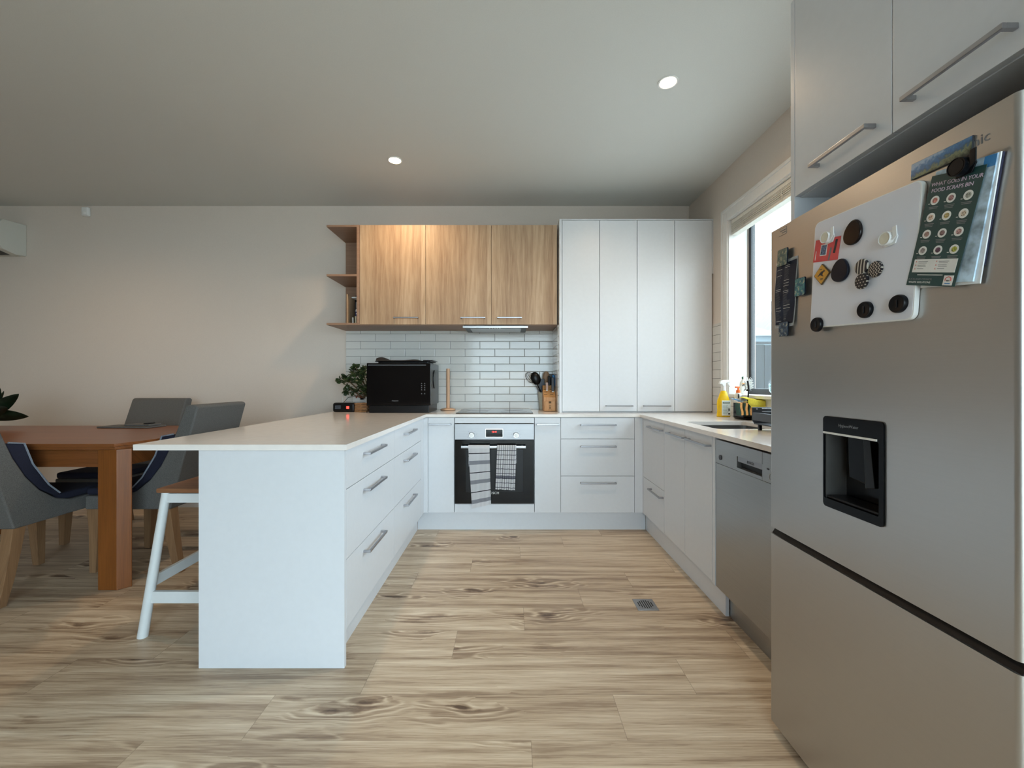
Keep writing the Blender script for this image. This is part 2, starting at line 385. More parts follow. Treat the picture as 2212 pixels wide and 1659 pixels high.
struct(mb, 'wall_right', 0)
DX0, DX1, DZ1 = -1.0, 4.0, 2.32
mb = MB()
mb.box(LX, DX0, FY - 0.12, FY, 0, CZ, M['wall']).box(DX1, EX, FY - 0.12, FY, 0, CZ, M['wall']).box(DX0, DX1, FY - 0.12, FY, DZ1, CZ, M['wall'])
struct(mb, 'wall_front', 0)
struct(MB().box(EX, EX + 0.1, FY, JY, 0, CZ, M['wall']), 'wall_side', 0)
struct(MB().box(RX + 0.2, EX, JY, JY + 0.1, 0, CZ, M['wall']), 'wall_return', 0)
# baseboards
struct(MB().box(LX, -1.25, BY - 0.014, BY, 0, 0.09, M['trimw'], 0.003), 'baseboard_back')
struct(MB().box(LX, LX + 0.014, FY, BY - 0.014, 0, 0.09, M['trimw'], 0.003), 'baseboard_left')
# glazed doors at the rear of the room
d1 = struct(MB().box(DX0, DX1, FY - 0.10, FY - 0.02, 0.0, 0.03, M['greypl']).box(DX0, DX1, FY - 0.10, FY - 0.02, DZ1 - 0.05, DZ1, M['greypl'])
            .box(DX0, DX0 + 0.05, FY - 0.10, FY - 0.02, 0.03, DZ1 - 0.05, M['greypl']).box(DX1 - 0.05, DX1, FY - 0.10, FY - 0.02, 0.03, DZ1 - 0.05, M['greypl'])
            .box(2.07, 2.13, FY - 0.10, FY - 0.02, 0.03, DZ1 - 0.05, M['greypl']), 'door_1')
MB().box(DX0 + 0.05, DX1 - 0.05, FY - 0.065, FY - 0.06, 0.03, DZ1 - 0.05, M['glass']).build('glass_pane', d1, 0)
# kitchen window
GX = 1.775
w1 = struct(MB().box(GX + 0.0, GX + 0.03, WY1 - 0.030, WY1, WZ0, WZ1, M['greypl'], 0.002).box(GX - 0.02, GX + 0.03, WY0, WY0 + 0.045, WZ0, WZ1, M['greypl'], 0.002)
            .box(GX - 0.02, GX + 0.03, WY0 + 0.045, WY1 - 0.030, WZ0, WZ0 + 0.04, M['greypl'], 0.002).box(GX - 0.02, GX + 0.03, WY0 + 0.045, WY1 - 0.030, WZ1 - 0.04, WZ1, M['greypl'], 0.002), 'window_1')
MB().box(GX + 0.002, GX + 0.007, WY0 + 0.045, WY1 - 0.030, WZ0 + 0.04, WZ1 - 0.04, M['glass']).build('glass_pane', w1, 0)
mb = MB().box(RX - 0.004, GX - 0.02, WY1 - 0.012, WY1 + 0.02, WZ0, WZ1, M['trimw']).box(RX - 0.004, GX - 0.02, WY0 - 0.02, WY0 + 0.012, WZ0, WZ1, M['trimw'])
mb.box(RX - 0.004, GX - 0.02, WY0 + 0.012, WY1 - 0.012, WZ1 - 0.012, WZ1 + 0.02, M['trimw'])
mb.build('reveal_lining', w1)
mb = MB().box(RX - 0.016, RX + 0.002, WY1 - 0.004, WY1 + 0.055, WZ0 - 0.02, WZ1 + 0.065, M['trimw'], 0.003)
mb.box(RX - 0.016, RX + 0.002, WY0 - 0.055, WY1 - 0.004, WZ1 - 0.004, WZ1 + 0.065, M['trimw'], 0.003)
mb.box(RX - 0.026, RX + 0.002, WY1 + 0.048, WY1 + 0.066, WZ0 - 0.02, WZ1 + 0.08, M['trimw'], 0.004)
mb.box(RX - 0.026, RX + 0.002, WY0 - 0.055, WY1 + 0.048, WZ1 + 0.06, WZ1 + 0.08, M['trimw'], 0.004)
mb.build('architrave', w1)
MB().box(RX - 0.025, GX - 0.02, WY0 - 0.03, WY1 + 0.055, WZ0 - 0.022, WZ0, M['trimw'], 0.004).build('window_sill', w1)
# tiles
struct(MB().box(-1.487, 0.392, BY - 0.008, BY, 0.8885, 1.604, M['tile_back']), 'trim_1', 0)
struct(MB().box(RX - 0.008, RX, 1.402, WY1 + 0.066, 0.8885, WZ0 - 0.022, M['tile_side']).box(RX - 0.008, RX, WY1 + 0.066, 3.33, 0.8885, 1.59, M['tile_side']), 'trim_2', 0)
struct(MB().box(0.384, 0.392, 3.36, BY - 0.008, 0.8885, 1.594, M['tile_side']), 'trim_3', 0)

# ------------------------------------------------------------------ cabinets
def handle(root, c, axis, L, n):
    # bar handle: centre of the bar's fixing line c on the front, bar along axis, standing off along n
    mb = MB(); t, hh, so = 0.009, 0.0055, 0.032
    c = Vector(c); n = Vector(n); a = Vector((1, 0, 0)) if axis == 'x' else Vector((0, 1, 0)); a = a if a.cross(n).length else a
    def bx(p, q):
        lo = [min(p[i], q[i]) for i in range(3)]; hi = [max(p[i], q[i]) for i in range(3)]
        mb.box(lo[0], hi[0], lo[1], hi[1], lo[2], hi[2], M['handle'], 0.0015)
    up = Vector((0, 0, hh))
    bx(c + n * (so - t) - a * L / 2 - up, c + n * so + a * L / 2 + up)
    for sgn in (-1, 1):
        e = c + a * sgn * L / 2
        bx(e - up - n * 0.0, e - a * sgn * 0.010 + n * (so - t + 0.001) + up)
    return mb.build('handle', root)
def front(root, name, x0, x1, y0, y1, z0, z1, m='lam', g=0.0013):
    # a door or drawer front: thin in x or y; a small gap all round
    if x1 - x0 < y1 - y0: mb = MB().box(x0, x1, y0 + g, y1 - g, z0 + g, z1 - g, M[m], 0.0012)
    else: mb = MB().box(x0 + g, x1 - g, y0, y1, z0 + g, z1 - g, M[m], 0.0012)
    return mb.build(name, root)
WT, WB = 0.8885, 0.8665      # worktop top and underside
ZS = [0.142, 0.421, 0.702, 0.8635]
HZ = [0.374, 0.649, 0.812]
FT = 0.018
# --- peninsula
px_f = -0.655
for nm, y0, y1, lab in (('near', 1.666, 2.353, 'white three-drawer unit in the peninsula nearest the end panel'), ('far', 2.353, 3.062, 'white three-drawer unit in the peninsula beside the inner corner')):
    r = thing('drawer_unit', lab, 'drawer unit', (-0.9, (y0 + y1) / 2, 0.142))
    MB().box(-1.13, px_f - FT - 0.001, y0 + 0.001, y1 - 0.001, 0.142, WB, M['lam']).build('carcass', r)
    for i in range(3):
        d = front(r, 'drawer', px_f - FT, px_f, y0, y1, ZS[i], ZS[i + 1])
        handle(d, (px_f, (y0 + y1) / 2 - 0.02, HZ[i]), 'y', 0.26, (1, 0, 0))
whole(MB().box(-1.231, -0.655, 1.646, 1.6655, 0, WB, M['lam'], 0.001), 'end_panel', 'tall white end panel closing the peninsula toward the camera', 'panel', (-0.94, 1.656, 0))
whole(MB().box(-0.728, -0.71, 1.667, 3.198, 0, 0.1415, M['lam'], 0.001), 'kickboard', 'white kickboard along the foot of the peninsula drawers', 'kickboard', (-0.72, 2.43, 0))
whole(MB().box(-1.148, -1.131, 1.667, BY - 0.001, 0, WB, M['lam'], 0.001), 'back_panel', 'white back panel of the peninsula on the stool side', 'panel', (-1.14, 2.7, 0))
mb = MB().box(px_f - FT, px_f, 3.0635, 3.157, 0.142, 0.8635, M['lam'], 0.001).box(-0.66, -0.6235, 3.157, 3.175, 0.142, 0.8635, M['lam'], 0.001)
whole(mb, 'corner_filler', 'narrow white corner filler between the peninsula and the oven run', 'filler', (-0.65, 3.12, 0.142))
# --- back run
fy = 3.155
whole(MB().box(-0.7095, 1.0395, 3.20, 3.218, 0, 0.1415, M['lam'], 0.001), 'kickboard', 'white kickboard below the oven and the back cabinets', 'kickboard', (0.16, 3.2, 0))
for x0, x1, lab, hx in ((-0.6225, -0.4235, 'narrow white base cabinet left of the oven', -0.53), (0.1845, 0.3825, 'narrow white base cabinet right of the oven', 0.284)):
    r = thing('base_cabinet', lab, 'cabinet', ((x0 + x1) / 2, 3.4, 0.142))
    MB().box(x0 + 0.001, x1 - 0.001, fy + FT + 0.001, BY - 0.002, 0.142, WB, M['lam']).build('carcass', r)
    d = front(r, 'door', x0, x1, fy, fy + FT, ZS[0], ZS[3]); handle(d, (hx, fy, 0.812), 'x', 0.172, (0, -1, 0))
r = thing('drawer_unit', 'wide white three-drawer unit right of the oven', 'drawer unit', (0.66, 3.4, 0.142))
MB().box(0.384, 0.941, fy + FT + 0.001, BY - 0.002, 0.142, WB, M['lam']).build('carcass', r)
for i in range(3):
    d = front(r, 'drawer', 0.3825, 0.9425, fy, fy + FT, ZS[i], ZS[i + 1]); handle(d, (0.666, fy, HZ[i] - 0.003), 'x', 0.27, (0, -1, 0))
r = thing('oven_housing', 'white cabinet surround holding the built-in oven', 'cabinet', (-0.12, 3.4, 0.142))
MB().box(-0.4225, -0.4205, fy + FT, BY - 0.002, 0.142, WB, M['lam']).box(0.1815, 0.1835, fy + FT, BY - 0.002, 0.142, WB, M['lam']).box(-0.4205, 0.1815, fy + FT, BY - 0.002, 0.142, 0.200, M['lam']).build('carcass', r)
front(r, 'top_rail', -0.4215, 0.1825, fy, fy + FT, 0.8195, ZS[3]); front(r, 'bottom_rail', -0.4215, 0.1825, fy, fy + FT, 0.142, 0.2085)
mb = MB().box(0.9435, 1.003, fy, fy + FT, 0.142, 0.8635, M['lam'], 0.001).box(1.003, 1.021, 3.137, 3.173, 0.142, 0.8635, M['lam'], 0.001)
whole(mb, 'corner_filler', 'narrow white corner filler between the back run and the sink run', 'filler', (0.98, 3.15, 0.142))
# --- right run
rx = 1.003
def rf(root, name, y0, y1, z0, z1): return front(root, name, rx, rx + FT, y0, y1, z0, z1)
r = thing('drawer_unit', 'white two-drawer unit beside the far corner of the sink run', 'drawer unit', (1.3, 2.92, 0.142))
MB().box(rx + FT + 0.001, RX - 0.002, 2.714, 3.135, 0.142, WB, M['lam']).build('carcass', r)
d = rf(r, 'drawer', 2.713, 3.136, 0.421, ZS[3]); handle(d, (rx, 2.855, 0.814), 'y', 0.26, (-1, 0, 0))
d = rf(r, 'drawer', 2.713, 3.136, 0.142, 0.421); handle(d, (rx, 2.84, 0.374), 'y', 0.235, (-1, 0, 0))
r = thing('sink_cabinet', 'white two-door cabinet under the sink beside the dishwasher', 'cabinet', (1.3, 2.38, 0.142))
MB().box(rx + FT + 0.001, rx + FT + 0.012, 2.0695, 2.7115, 0.142, 0.845, M['lam']).box(rx + FT + 0.001, RX - 0.002, 2.0695, 2.7115, 0.142, 0.16, M['lam']).build('carcass', r)
d = rf(r, 'door', 2.391, 2.712, 0.142, ZS[3]); handle(d, (rx, 2.492, 0.814), 'y', 0.25, (-1, 0, 0))
d = rf(r, 'door', 2.069, 2.391, 0.142, ZS[3]); handle(d, (rx, 2.201, 0.814), 'y', 0.25, (-1, 0, 0))
whole(MB().box(rx, RX - 0.002, 2.040, 2.067, 0.135, WB, M['lam'], 0.001), 'divider_panel', 'white upright panel between the sink cabinet and the dishwasher', 'panel', (1.3, 2.05, 0.135))
whole(MB().box(1.0405, 1.0585, 2.012, 3.1985, 0, 0.1345, M['lam'], 0.001), 'kickboard', 'white kickboard below the sink run, ending at the dishwasher', 'kickboard', (1.05, 2.6, 0))
# --- worktop, one continuous stone slab in a U with the sink cut out
def slab(poly, holes, z0, z1, m, name, label, loc):
    bm = bmesh.new()
    def ring(ps, z): return [bm.verts.new((p[0], p[1], z)) for p in ps]
    for z, in ((z0,), (z1,)):
        es = []
        for ps in [poly] + holes:
            vs = ring(ps, z); es += [bm.edges.new((vs[i], vs[(i + 1) % len(vs)])) for i in range(len(vs))]
        bmesh.ops.triangle_fill(bm, edges=es, use_beauty=True)
    bm.verts.ensure_lookup_table(); n = len(bm.verts) // 2; k = 0
    for ps in [poly] + holes:
        for i in range(len(ps)):
            j = (i + 1) % len(ps); bm.faces.new((bm.verts[k + i], bm.verts[k + j], bm.verts[n + k + j], bm.verts[n + k + i]))
        k += len(ps)
    bmesh.ops.recalc_face_normals(bm, faces=bm.faces)
    mb = MB(); mb.take(bm, m); return whole(mb, name, label, 'worktop', loc, smooth=0)
SX0, SX1, SY0, SY1 = 1.075, 1.445, 2.16, 2.57
def rrect(x0, x1, y0, y1, r, n=5):
    o = []
    for cx, cy, a in ((x1 - r, y1 - r, 0), (x0 + r, y1 - r, 90), (x0 + r, y0 + r, 180), (x1 - r, y0 + r, 270)):
        o += [(cx + r * math.cos(R(a + 90 * i / n)), cy + r * math.sin(R(a + 90 * i / n))) for i in range(n + 1)]
    return o
poly = [(-1.463, 1.616), (-0.635, 1.616), (-0.635, 3.15), (0.982, 3.15), (0.982, 1.402), (RX - 0.0085, 1.402), (RX - 0.0085, BY - 0.0085), (-1.463, BY - 0.0085)]
slab(poly, [rrect(SX0, SX1, SY0, SY1, 0.03)], WB, WT, M['stone'], 'worktop', 'pale stone worktop running in a U over the peninsula, oven and sink run', (0.1, 3.2, WB))
# sink
r = thing('kitchen_sink', 'undermount stainless steel sink set into the right worktop', 'sink', (1.26, 2.365, 0.68))
mb = MB(); o1 = rrect(SX0 - 0.012, SX1 + 0.012, SY0 - 0.012, SY1 + 0.012, 0.04); i1 = rrect(SX0 - 0.003, SX1 + 0.003, SY0 - 0.003, SY1 + 0.003, 0.035); i2 = rrect(SX0 + 0.01, SX1 - 0.01, SY0 + 0.01, SY1 - 0.01, 0.035)
bm = bmesh.new(); secs = [[bm.verts.new((p[0], p[1], z)) for p in ps] for ps, z in ((o1, WB - 0.003), (i1, WB - 0.0005), (i1, 0.70), (i2, 0.685))]
for A, B in zip(secs, secs[1:]):
    for k in range(len(A)): bm.faces.new((A[k], A[(k + 1) % len(A)], B[(k + 1) % len(A)], B[k]))
bm.faces.new(secs[-1]); bmesh.ops.recalc_face_normals(bm, faces=bm.faces); bmesh.ops.reverse_faces(bm, faces=bm.faces); mb.take(bm, M['sink']); mb.build('bowl', r)
MB().lathe([(0, 0.0), (0.04, 0.0), (0.043, 0.003), (0.03, 0.004), (0, 0.002)], M['chrome'], (1.26, 2.365, 0.685)).build('drain', r)

# --- pantry on the worktop
py_f = 3.33
r = thing('pantry_cupboard', 'tall white bench-top pantry with four narrow doors beside the window wall', 'cupboard', (1.0, 3.5, WT))
MB().box(0.3925, 0.4135, py_f, BY - 0.009, WT, 2.436, M['lam'], 0.001).box(1.6155, RX - 0.0005, py_f, BY - 0.009, 2.0, 2.436, M['lam']).box(0.4135, 1.6155, py_f + 0.0195, BY - 0.009, WT, 2.436, M['lam']).box(0.4135, 1.6155, py_f, py_f + 0.0195, 2.428, 2.436, M['lam']).build('carcass', r)
for i in range(4):
    x0 = 0.4145 + i * 0.3002
    d = front(r, 'door', x0, x0 + 0.3002, py_f, py_f + FT, 0.897, 2.427, g=0.002)
    if i in (1, 2): handle(d, (x0 + (0.155 if i == 1 else 0.155), py_f, 0.943), 'x', 0.215, (0, -1, 0))
# --- timber wall cabinets, open shelf, rangehood
uy = 3.38; UZ0, UZ1 = 1.596, 2.408
UX = [-1.221, -0.685, -0.153, 0.383]
labs = ['oak-veneer wall cabinet beside the open shelves', 'oak-veneer wall cabinet in the middle of the three', 'oak-veneer wall cabinet beside the white pantry']
for i in range(3):
    r = thing('wall_cabinet', labs[i], 'cabinet', ((UX[i] + UX[i + 1]) / 2, 3.5, UZ0))
    MB().box(UX[i] + 0.0005, UX[i + 1] - 0.0005, uy + 0.0195, BY - (0.0005 if i == 9 else 0.0085), UZ0, UZ1, M['edgewood']).build('carcass', r)
    mb = MB(T(0, 0, 0)); d = front(r, 'door', UX[i], UX[i + 1], uy, uy + FT, UZ0 + 0.003, UZ1, 'cabwood')
    hx = [-0.842, -0.3, -0.005][i]
    handle(d, (hx, uy, 1.652), 'x', 0.2, (0, -1, 0))
r = thing('open_shelf_unit', 'open oak-veneer shelf unit at the left end of the wall cabinets', 'shelf', (-1.36, 3.5, UZ0))
MB().box(-1.2455, -1.2225, uy, BY - 0.001, UZ0 + 0.017, UZ1, M['edgewood'], 0.001).build('side_panel', r)
MB().box(-1.485, -1.2455, BY - 0.017, BY - 0.001, UZ0 + 0.017, UZ1 - 0.017, M['edgewood']).build('back_panel', r)
for z0 in (UZ0, 1.991, UZ1 - 0.017):
    MB().box(-1.49, -1.2455 if z0 != UZ0 else -1.2225, uy, BY - (0.017 if z0 == 1.991 else 0.001), z0, z0 + 0.0168, M['edgewood'], 0.001).build('shelf', r)
r = thing('range_hood', 'slim stainless pull-out range hood under the wall cabinets', 'range hood', (-0.12, 3.5, 1.58))
MB().box(-0.386, 0.146, uy + 0.002, uy + 0.014, 1.573, 1.590, M['alu'], 0.002).build('front_trim', r)
MB().box(-0.376, 0.136, uy + 0.014, 3.74, 1.576, 1.5955, M['greypl'], 0.001).box(-0.33, 0.09, uy + 0.07, 3.7, 1.573, 1.577, M['alu']).build('body', r)
mb = MB()
for k in range(5): mb.cyl((-0.165 + k * 0.02, uy + 0.035, 1.5765), (-0.165 + k * 0.02, uy + 0.035, 1.572), 0.006, M['whitepl'], seg=12)
mb.build('buttons', r)
# --- tall panel and cabinet above the fridge
whole(MB().box(0.943, RX - 0.0005, 1.382, 1.4005, 0, 2.403, M['lam'], 0.001), 'fridge_side_panel', 'tall white panel standing between the dishwasher and the fridge', 'panel', (1.28, 1.39, 0))
whole(MB().box(0.92, RX - 0.0005, 0.645, 0.663, 0, 2.403, M['lam'], 0.001), 'fridge_side_panel', 'tall white panel on the near side of the fridge', 'panel', (1.28, 0.655, 0))
r = thing('overhead_cabinet', 'white two-door cabinet mounted above the fridge', 'cabinet', (1.28, 1.03, 1.743))
MB().box(0.9625, RX - 0.0005, 0.6645, 1.3815, 1.743, 2.403, M['lam']).build('carcass', r)
d = front(r, 'door', 0.943, 0.961, 1.0287, 1.3815, 1.743, 2.403, g=0.0015); handle(d, (0.943, 1.175, 1.792), 'y', 0.205, (-1, 0, 0))
d = front(r, 'door', 0.943, 0.961, 0.6645, 1.0287, 1.743, 2.403, g=0.0015); handle(d, (0.943, 0.874, 1.792), 'y', 0.205, (-1, 0, 0))

# ------------------------------------------------------------------ oven
oy = 3.148
r = thing('built_in_oven', 'black glass built-in oven with steel control panel under the cooktop', 'oven', (-0.12, 3.4, 0.21))
MB().box(-0.415, 0.177, oy + 0.022, 3.6, 0.213, 0.812, M['darkgap']).build('body', r)
cp = MB().box(-0.4185, 0.1805, oy, oy + 0.021, 0.697, 0.816, M['ovensteel'], 0.002).build('control_panel', r)
mb = MB()
F0 = lambda x, z, yo=0.0: T(x, oy - yo, z) @ rot(90, 'X')      # text plane facing the camera side (-y)
MB().box(-0.187, -0.054, oy - 0.001, oy + 0.002, 0.715, 0.778, M['chrome']).box(-0.184, -0.057, oy - 0.0018, oy + 0.002, 0.718, 0.775, M['blackgloss']).build('display', cp)
MB().text('12:41', 0.018, M['ledred'], F0(-0.12, 0.756, 0.002)).build('clock_digits', cp, 0)
for kx in (-0.290, 0.0455):
    mb = MB(); mb.cyl((kx, oy, 0.7325), (kx, oy - 0.022, 0.7325), 0.0225, M['chrome'], 0.019, 32, 0.002); mb.cyl((kx, oy - 0.02, 0.7325), (kx, oy - 0.026, 0.7325), 0.015, M['whitepl'], seg=28, bev=0.002); mb.build('knob', cp)
    mb = MB()
    for a in range(-120, 121, 40):
        if abs(a) < 30: continue
        q = (kx + 0.036 * math.sin(R(a)), 0.7325 + 0.036 * math.cos(R(a)))
        MB().box(q[0] - 0.0022, q[0] + 0.0022, oy - 0.0005, oy + 0.001, q[1] - 0.0016, q[1] + 0.0016, M['greyprint']).build('dial_mark', cp, 0)
    mb.box(kx - 0.004, kx + 0.004, oy - 0.0005, oy + 0.001, 0.769, 0.7705, M['greyprint']); mb.build('dial_mark', cp, 0)
dr = MB().box(-0.4185, 0.1805, oy, oy + 0.021, 0.213, 0.693, M['blackgloss'], 0.002).box(-0.4185, 0.1805, oy + 0.004, oy + 0.021, 0.2105, 0.2135, M['ovensteel']).build('door', r)
MB().box(-0.335, 0.097, oy - 0.0006, oy + 0.001, 0.30, 0.62, M['blackpl']).build('viewing_window', dr)
MB().text('BOSCH', 0.026, M['dullwhite'], F0(-0.127, 0.294, 0.001), spacing=1.05).build('brand_lettering', dr, 0)
mb = MB().box(-0.367, 0.118, oy - 0.046, oy - 0.034, 0.638, 0.657, M['alu'], 0.003)
for hx in (-0.34, 0.091): mb.box(hx - 0.008, hx + 0.008, oy - 0.036, oy + 0.001, 0.642, 0.653, M['alu'], 0.002)
mb.build('handle', dr)
# cooktop
r = thing('induction_cooktop', 'black glass induction cooktop set on the worktop above the oven', 'cooktop', (-0.12, 3.47, WT))
MB().box(-0.42, 0.178, 3.222, 3.722, WT + 0.0003, WT + 0.006, M['blackgloss'], 0.002).build('glass_top', r)
mb = MB()
for cx, cy, rr in ((-0.27, 3.36, 0.09), (-0.27, 3.58, 0.105), (0.03, 3.36, 0.105), (0.03, 3.58, 0.08)):
    mb.tube([(cx + rr * math.cos(R(a)), cy + rr * math.sin(R(a)), WT + 0.006) for a in range(0, 360, 10)], 0.0006, M['greyprint'], 4, True)
mb.build('zone_rings', r)

# tea towels hanging over the oven handle
def stripes(name, kind):
    t = NT(name); tc = t.n('ShaderNodeTexCoord'); sp = t.n('ShaderNodeSeparateXYZ'); t.t.links.new(tc.outputs['UV'], sp.inputs[0]); u, v = sp.outputs[0], sp.outputs[1]
    wh = srgb(236, 236, 238)
    nz = t.noise(tc.outputs['Object'], 500, 2)
    if kind == 'stripe':
        q = t.m('FRACT', t.m('ADD', t.m('MULTIPLY', v, 4.35), 0.08))
        g = t.m('MULTIPLY', t.step(q, 0.0, 0.01), t.m('SUBTRACT', 1.0, t.step(q, 0.20, 0.21)))
        c = t.mix(g, wh, srgb(160, 161, 168)); k = t.m('MULTIPLY', t.step(q, 0.60, 0.605), t.m('SUBTRACT', 1.0, t.step(q, 0.645, 0.65)))
        c = t.mix(k, c, srgb(44, 46, 54))
    else:
        qu = t.m('FRACT', t.m('MULTIPLY', u, 9.0)); qv = t.m('FRACT', t.m('MULTIPLY', v, 13.5))
        k = t.m('LESS_THAN', qu, 0.16); k2 = t.m('LESS_THAN', qv, 0.13)
        band = t.m('MULTIPLY', t.step(v, 0.775, 0.78), t.m('SUBTRACT', 1.0, t.step(v, 0.825, 0.83)))
        c = t.mix(band, wh, srgb(130, 131, 142)); c = t.mix(k2, c, srgb(72, 72, 86)); c = t.mix(k, c, srgb(34, 34, 48))
    t.col(c).rough(0.95).bump(nz, 0.4, 0.001); return t.mat
M['towel_stripe'] = stripes('striped_tea_towel', 's' and 'stripe'); M['towel_check'] = stripes('checked_tea_towel', 'check')
def towel(name, label, mat, xt0, xt1, xb0, xb1, zb0, zb1, folds, amp, back):
    hy, hz = oy - 0.040, 0.6475
    def fn(u, v):
        bu = back
        s_total = (0.66 - (zb0 + zb1) / 2)
        s = (v * (s_total + bu)) - bu
        w = max(0.0, min(1.0, s / s_total)) if s > 0 else 0
        x = (xt0 + (xt1 - xt0) * u) * (1 - w) + (xb0 + (xb1 - xb0) * u) * w
        zb = zb0 + (zb1 - zb0) * u
        wave = amp * (0.3 + 0.7 * w) * (math.sin(u * folds * 6.28 + 1.0 + 1.5 * w) + 0.5 * math.sin(u * folds * 13 + w * 4))
        if s > 0.014: y = hy - 0.0135 - 0.002 + wave - 0.003 * w; z = 0.66 - (s - 0.0) * ((0.66 - zb) / s_total)
        elif s < -0.014: y = hy + 0.0125 + 0.3 * wave; z = 0.66 + s
        else:
            a = (s + 0.014) / 0.028 * math.pi; y = hy + 0.0125 * math.cos(a) - 0.001; z = 0.6575 + 0.006 * math.sin(a)
        return Vector((x, min(y, oy - 0.004), z))
    mb = MB().sheet(fn, 40, 90, mat, 0.0016); return whole(mb, name, label, 'tea towel', ((xt0 + xt1) / 2, hy, 0.6), 'tea towels on the oven handle', 60)
towel('tea_towel', 'long grey-and-white striped tea towel hanging on the oven handle', M['towel_stripe'], -0.312, -0.154, -0.283, -0.142, 0.193, 0.225, 2.0, 0.0022, 0.16)
towel('tea_towel', 'short black-and-white checked tea towel hanging on the oven handle', M['towel_check'], -0.098, 0.046, -0.112, 0.036, 0.338, 0.330, 3.0, 0.0042, 0.14)

# ------------------------------------------------------------------ dishwasher
r = thing('dishwasher', 'stainless steel dishwasher under the worktop beside the fridge', 'dishwasher', (1.3, 1.73, 0.02))
DY0, DY1 = 1.436, 2.036
MB().box(rx + 0.03, 1.6, DY0, DY1, 0.136, 0.855, M['darkgap']).box(1.09, 1.6, DY0, 2.0, 0.02, 0.136, M['darkgap']).build('body', r)
mb = MB().box(rx + 0.001, rx + 0.028, 1.846, DY1, 0.7395, 0.853, M['dw'], 0.002).box(rx + 0.001, rx + 0.028, DY0, 1.661, 0.7395, 0.853, M['dw'], 0.002)
mb.box(rx + 0.001, rx + 0.028, 1.661, 1.846, 0.7395, 0.7535, M['dw']).box(rx + 0.001, rx + 0.028, 1.661, 1.846, 0.8035, 0.853, M['dw'])
fa = mb.build('control_fascia', r)
MB().box(rx + 0.004, rx + 0.012, 1.663, 1.844, 0.780, 0.8035, M['ovensteel'], 0.002).box(rx + 0.022, rx + 0.029, 1.661, 1.846, 0.7535, 0.8035, M['blackpl']).text('BOSCH', 0.016, M['dkprint'], T(rx + 0.0035, 1.745, 0.791) @ rot(-90, 'Z') @ rot(90, 'X')).build('handle_recess', fa)
MB().cyl((rx + 0.004, 1.988, 0.772), (rx - 0.002, 1.988, 0.772), 0.011, M['greypl'], seg=24, bev=0.001).build('power_button', fa)
mb = MB()
for q in range(4): mb.box(rx - 0.0005, rx + 0.002, 1.615 - q * 0.03, 1.628 - q * 0.03, 0.79, 0.795, M['dkprint'])
mb.tube([(rx, 1.60 + 0.014 * math.cos(R(a)), 0.765 + 0.014 * math.sin(R(a))) for a in range(0, 360, 20)], 0.001, M['whitepl'], 5, True)
mb.build('control_marks', fa)
MB().box(rx + 0.003, rx + 0.028, DY0, DY1, 0.135, 0.738, M['dw'], 0.002).build('door', r)
MB().box(1.0605, 1.075, DY0, 2.010, 0.0, 0.134, M['dw'], 0.001).build('kick_plate', r)

# ------------------------------------------------------------------ fridge
FX = 0.85; FYa, FYb = 0.692, 1.365; FTOP = 1.618
r = thing('refrigerator', 'stainless steel fridge freezer with a black water dispenser in its door', 'refrigerator', (1.2, 1.03, 0.0))
MB().box(0.925, 1.59, FYa + 0.004, FYb - 0.004, 0.03, FTOP - 0.012, M['greypl'], 0.004).build('body', r)
for fx_, fy_ in ((0.96, 0.74), (0.96, 1.32), (1.5, 0.74), (1.5, 1.32)): MB().cyl((fx_, fy_, 0), (fx_, fy_, 0.031), 0.02, M['blackpl'], seg=14).build('foot', r)
# upper door with the dispenser opening cut out of it
DYa, DYb, DZa, DZb = 0.9444, 1.1267, 0.799, 1.040
def fridge_front(z0, z1, hole=None):
    # front outline in (y, z) with rounded left/right edges, extruded in x; the hole is left open
    mb = MB(); ys = [FYa, FYb]
    if hole:
        a, b, c, d = hole
        mb.box(FX, FX + 0.012, FYa + 0.012, a, z0, z1, M['fridge']).box(FX, FX + 0.012, b, FYb - 0.012, z0, z1, M['fridge'])
        mb.box(FX, FX + 0.012, a, b, z0, c, M['fridge']).box(FX, FX + 0.012, a, b, d, z1, M['fridge'])
    else: mb.box(FX, FX + 0.012, FYa + 0.012, FYb - 0.012, z0, z1, M['fridge'])
    n = 6
    for ye, sg in ((FYa, 1), (FYb, -1)):
        arc = [(FX + 0.012 - 0.012 * math.sin(R(90 * i / n)), ye + sg * (0.012 - 0.012 * math.cos(R(90 * i / n)))) for i in range(n + 1)]
        mb.prism(arc + [(FX + 0.012, ye + sg * 0.012)], 'xy', z0, z1, M['fridge'])
    mb.box(FX + 0.012, 0.92, FYa, FYb, z0, z1, M['fridge'])
    return mb
mb = fridge_front(0.662, FTOP, (DYa + 0.006, DYb - 0.006, DZa + 0.006, DZb - 0.006))
# replace the slab behind the hole by four pieces
mb2 = MB(); n = 6
for ye, sg in ((FYa, 1), (FYb, -1)):
    arc = [(FX + 0.012 - 0.012 * math.sin(R(90 * i / n)), ye + sg * (0.012 - 0.012 * math.cos(R(90 * i / n)))) for i in range(n + 1)]
    ya, yb = (FYa, DYa + 0.006) if sg == 1 else (DYb - 0.006, FYb)
    other = yb if sg == 1 else ya
    mb2.prism(arc + [(FX, other), (0.92, other), (0.92, ye)], 'xy', 0.662, FTOP, M['fridge'])
mb2.box(FX, 0.92, DYa + 0.006, DYb - 0.006, 0.662, DZa + 0.006, M['fridge']).box(FX, 0.92, DYa + 0.006, DYb - 0.006, DZb - 0.006, FTOP, M['fridge'])
mb.bm.free(); ud = mb2.build('upper_door', r, 20)
mb3 = MB(); 
arcA = [(FX + 0.012 - 0.012 * math.sin(R(90 * i / n)), FYa + (0.012 - 0.012 * math.cos(R(90 * i / n)))) for i in range(n + 1)]
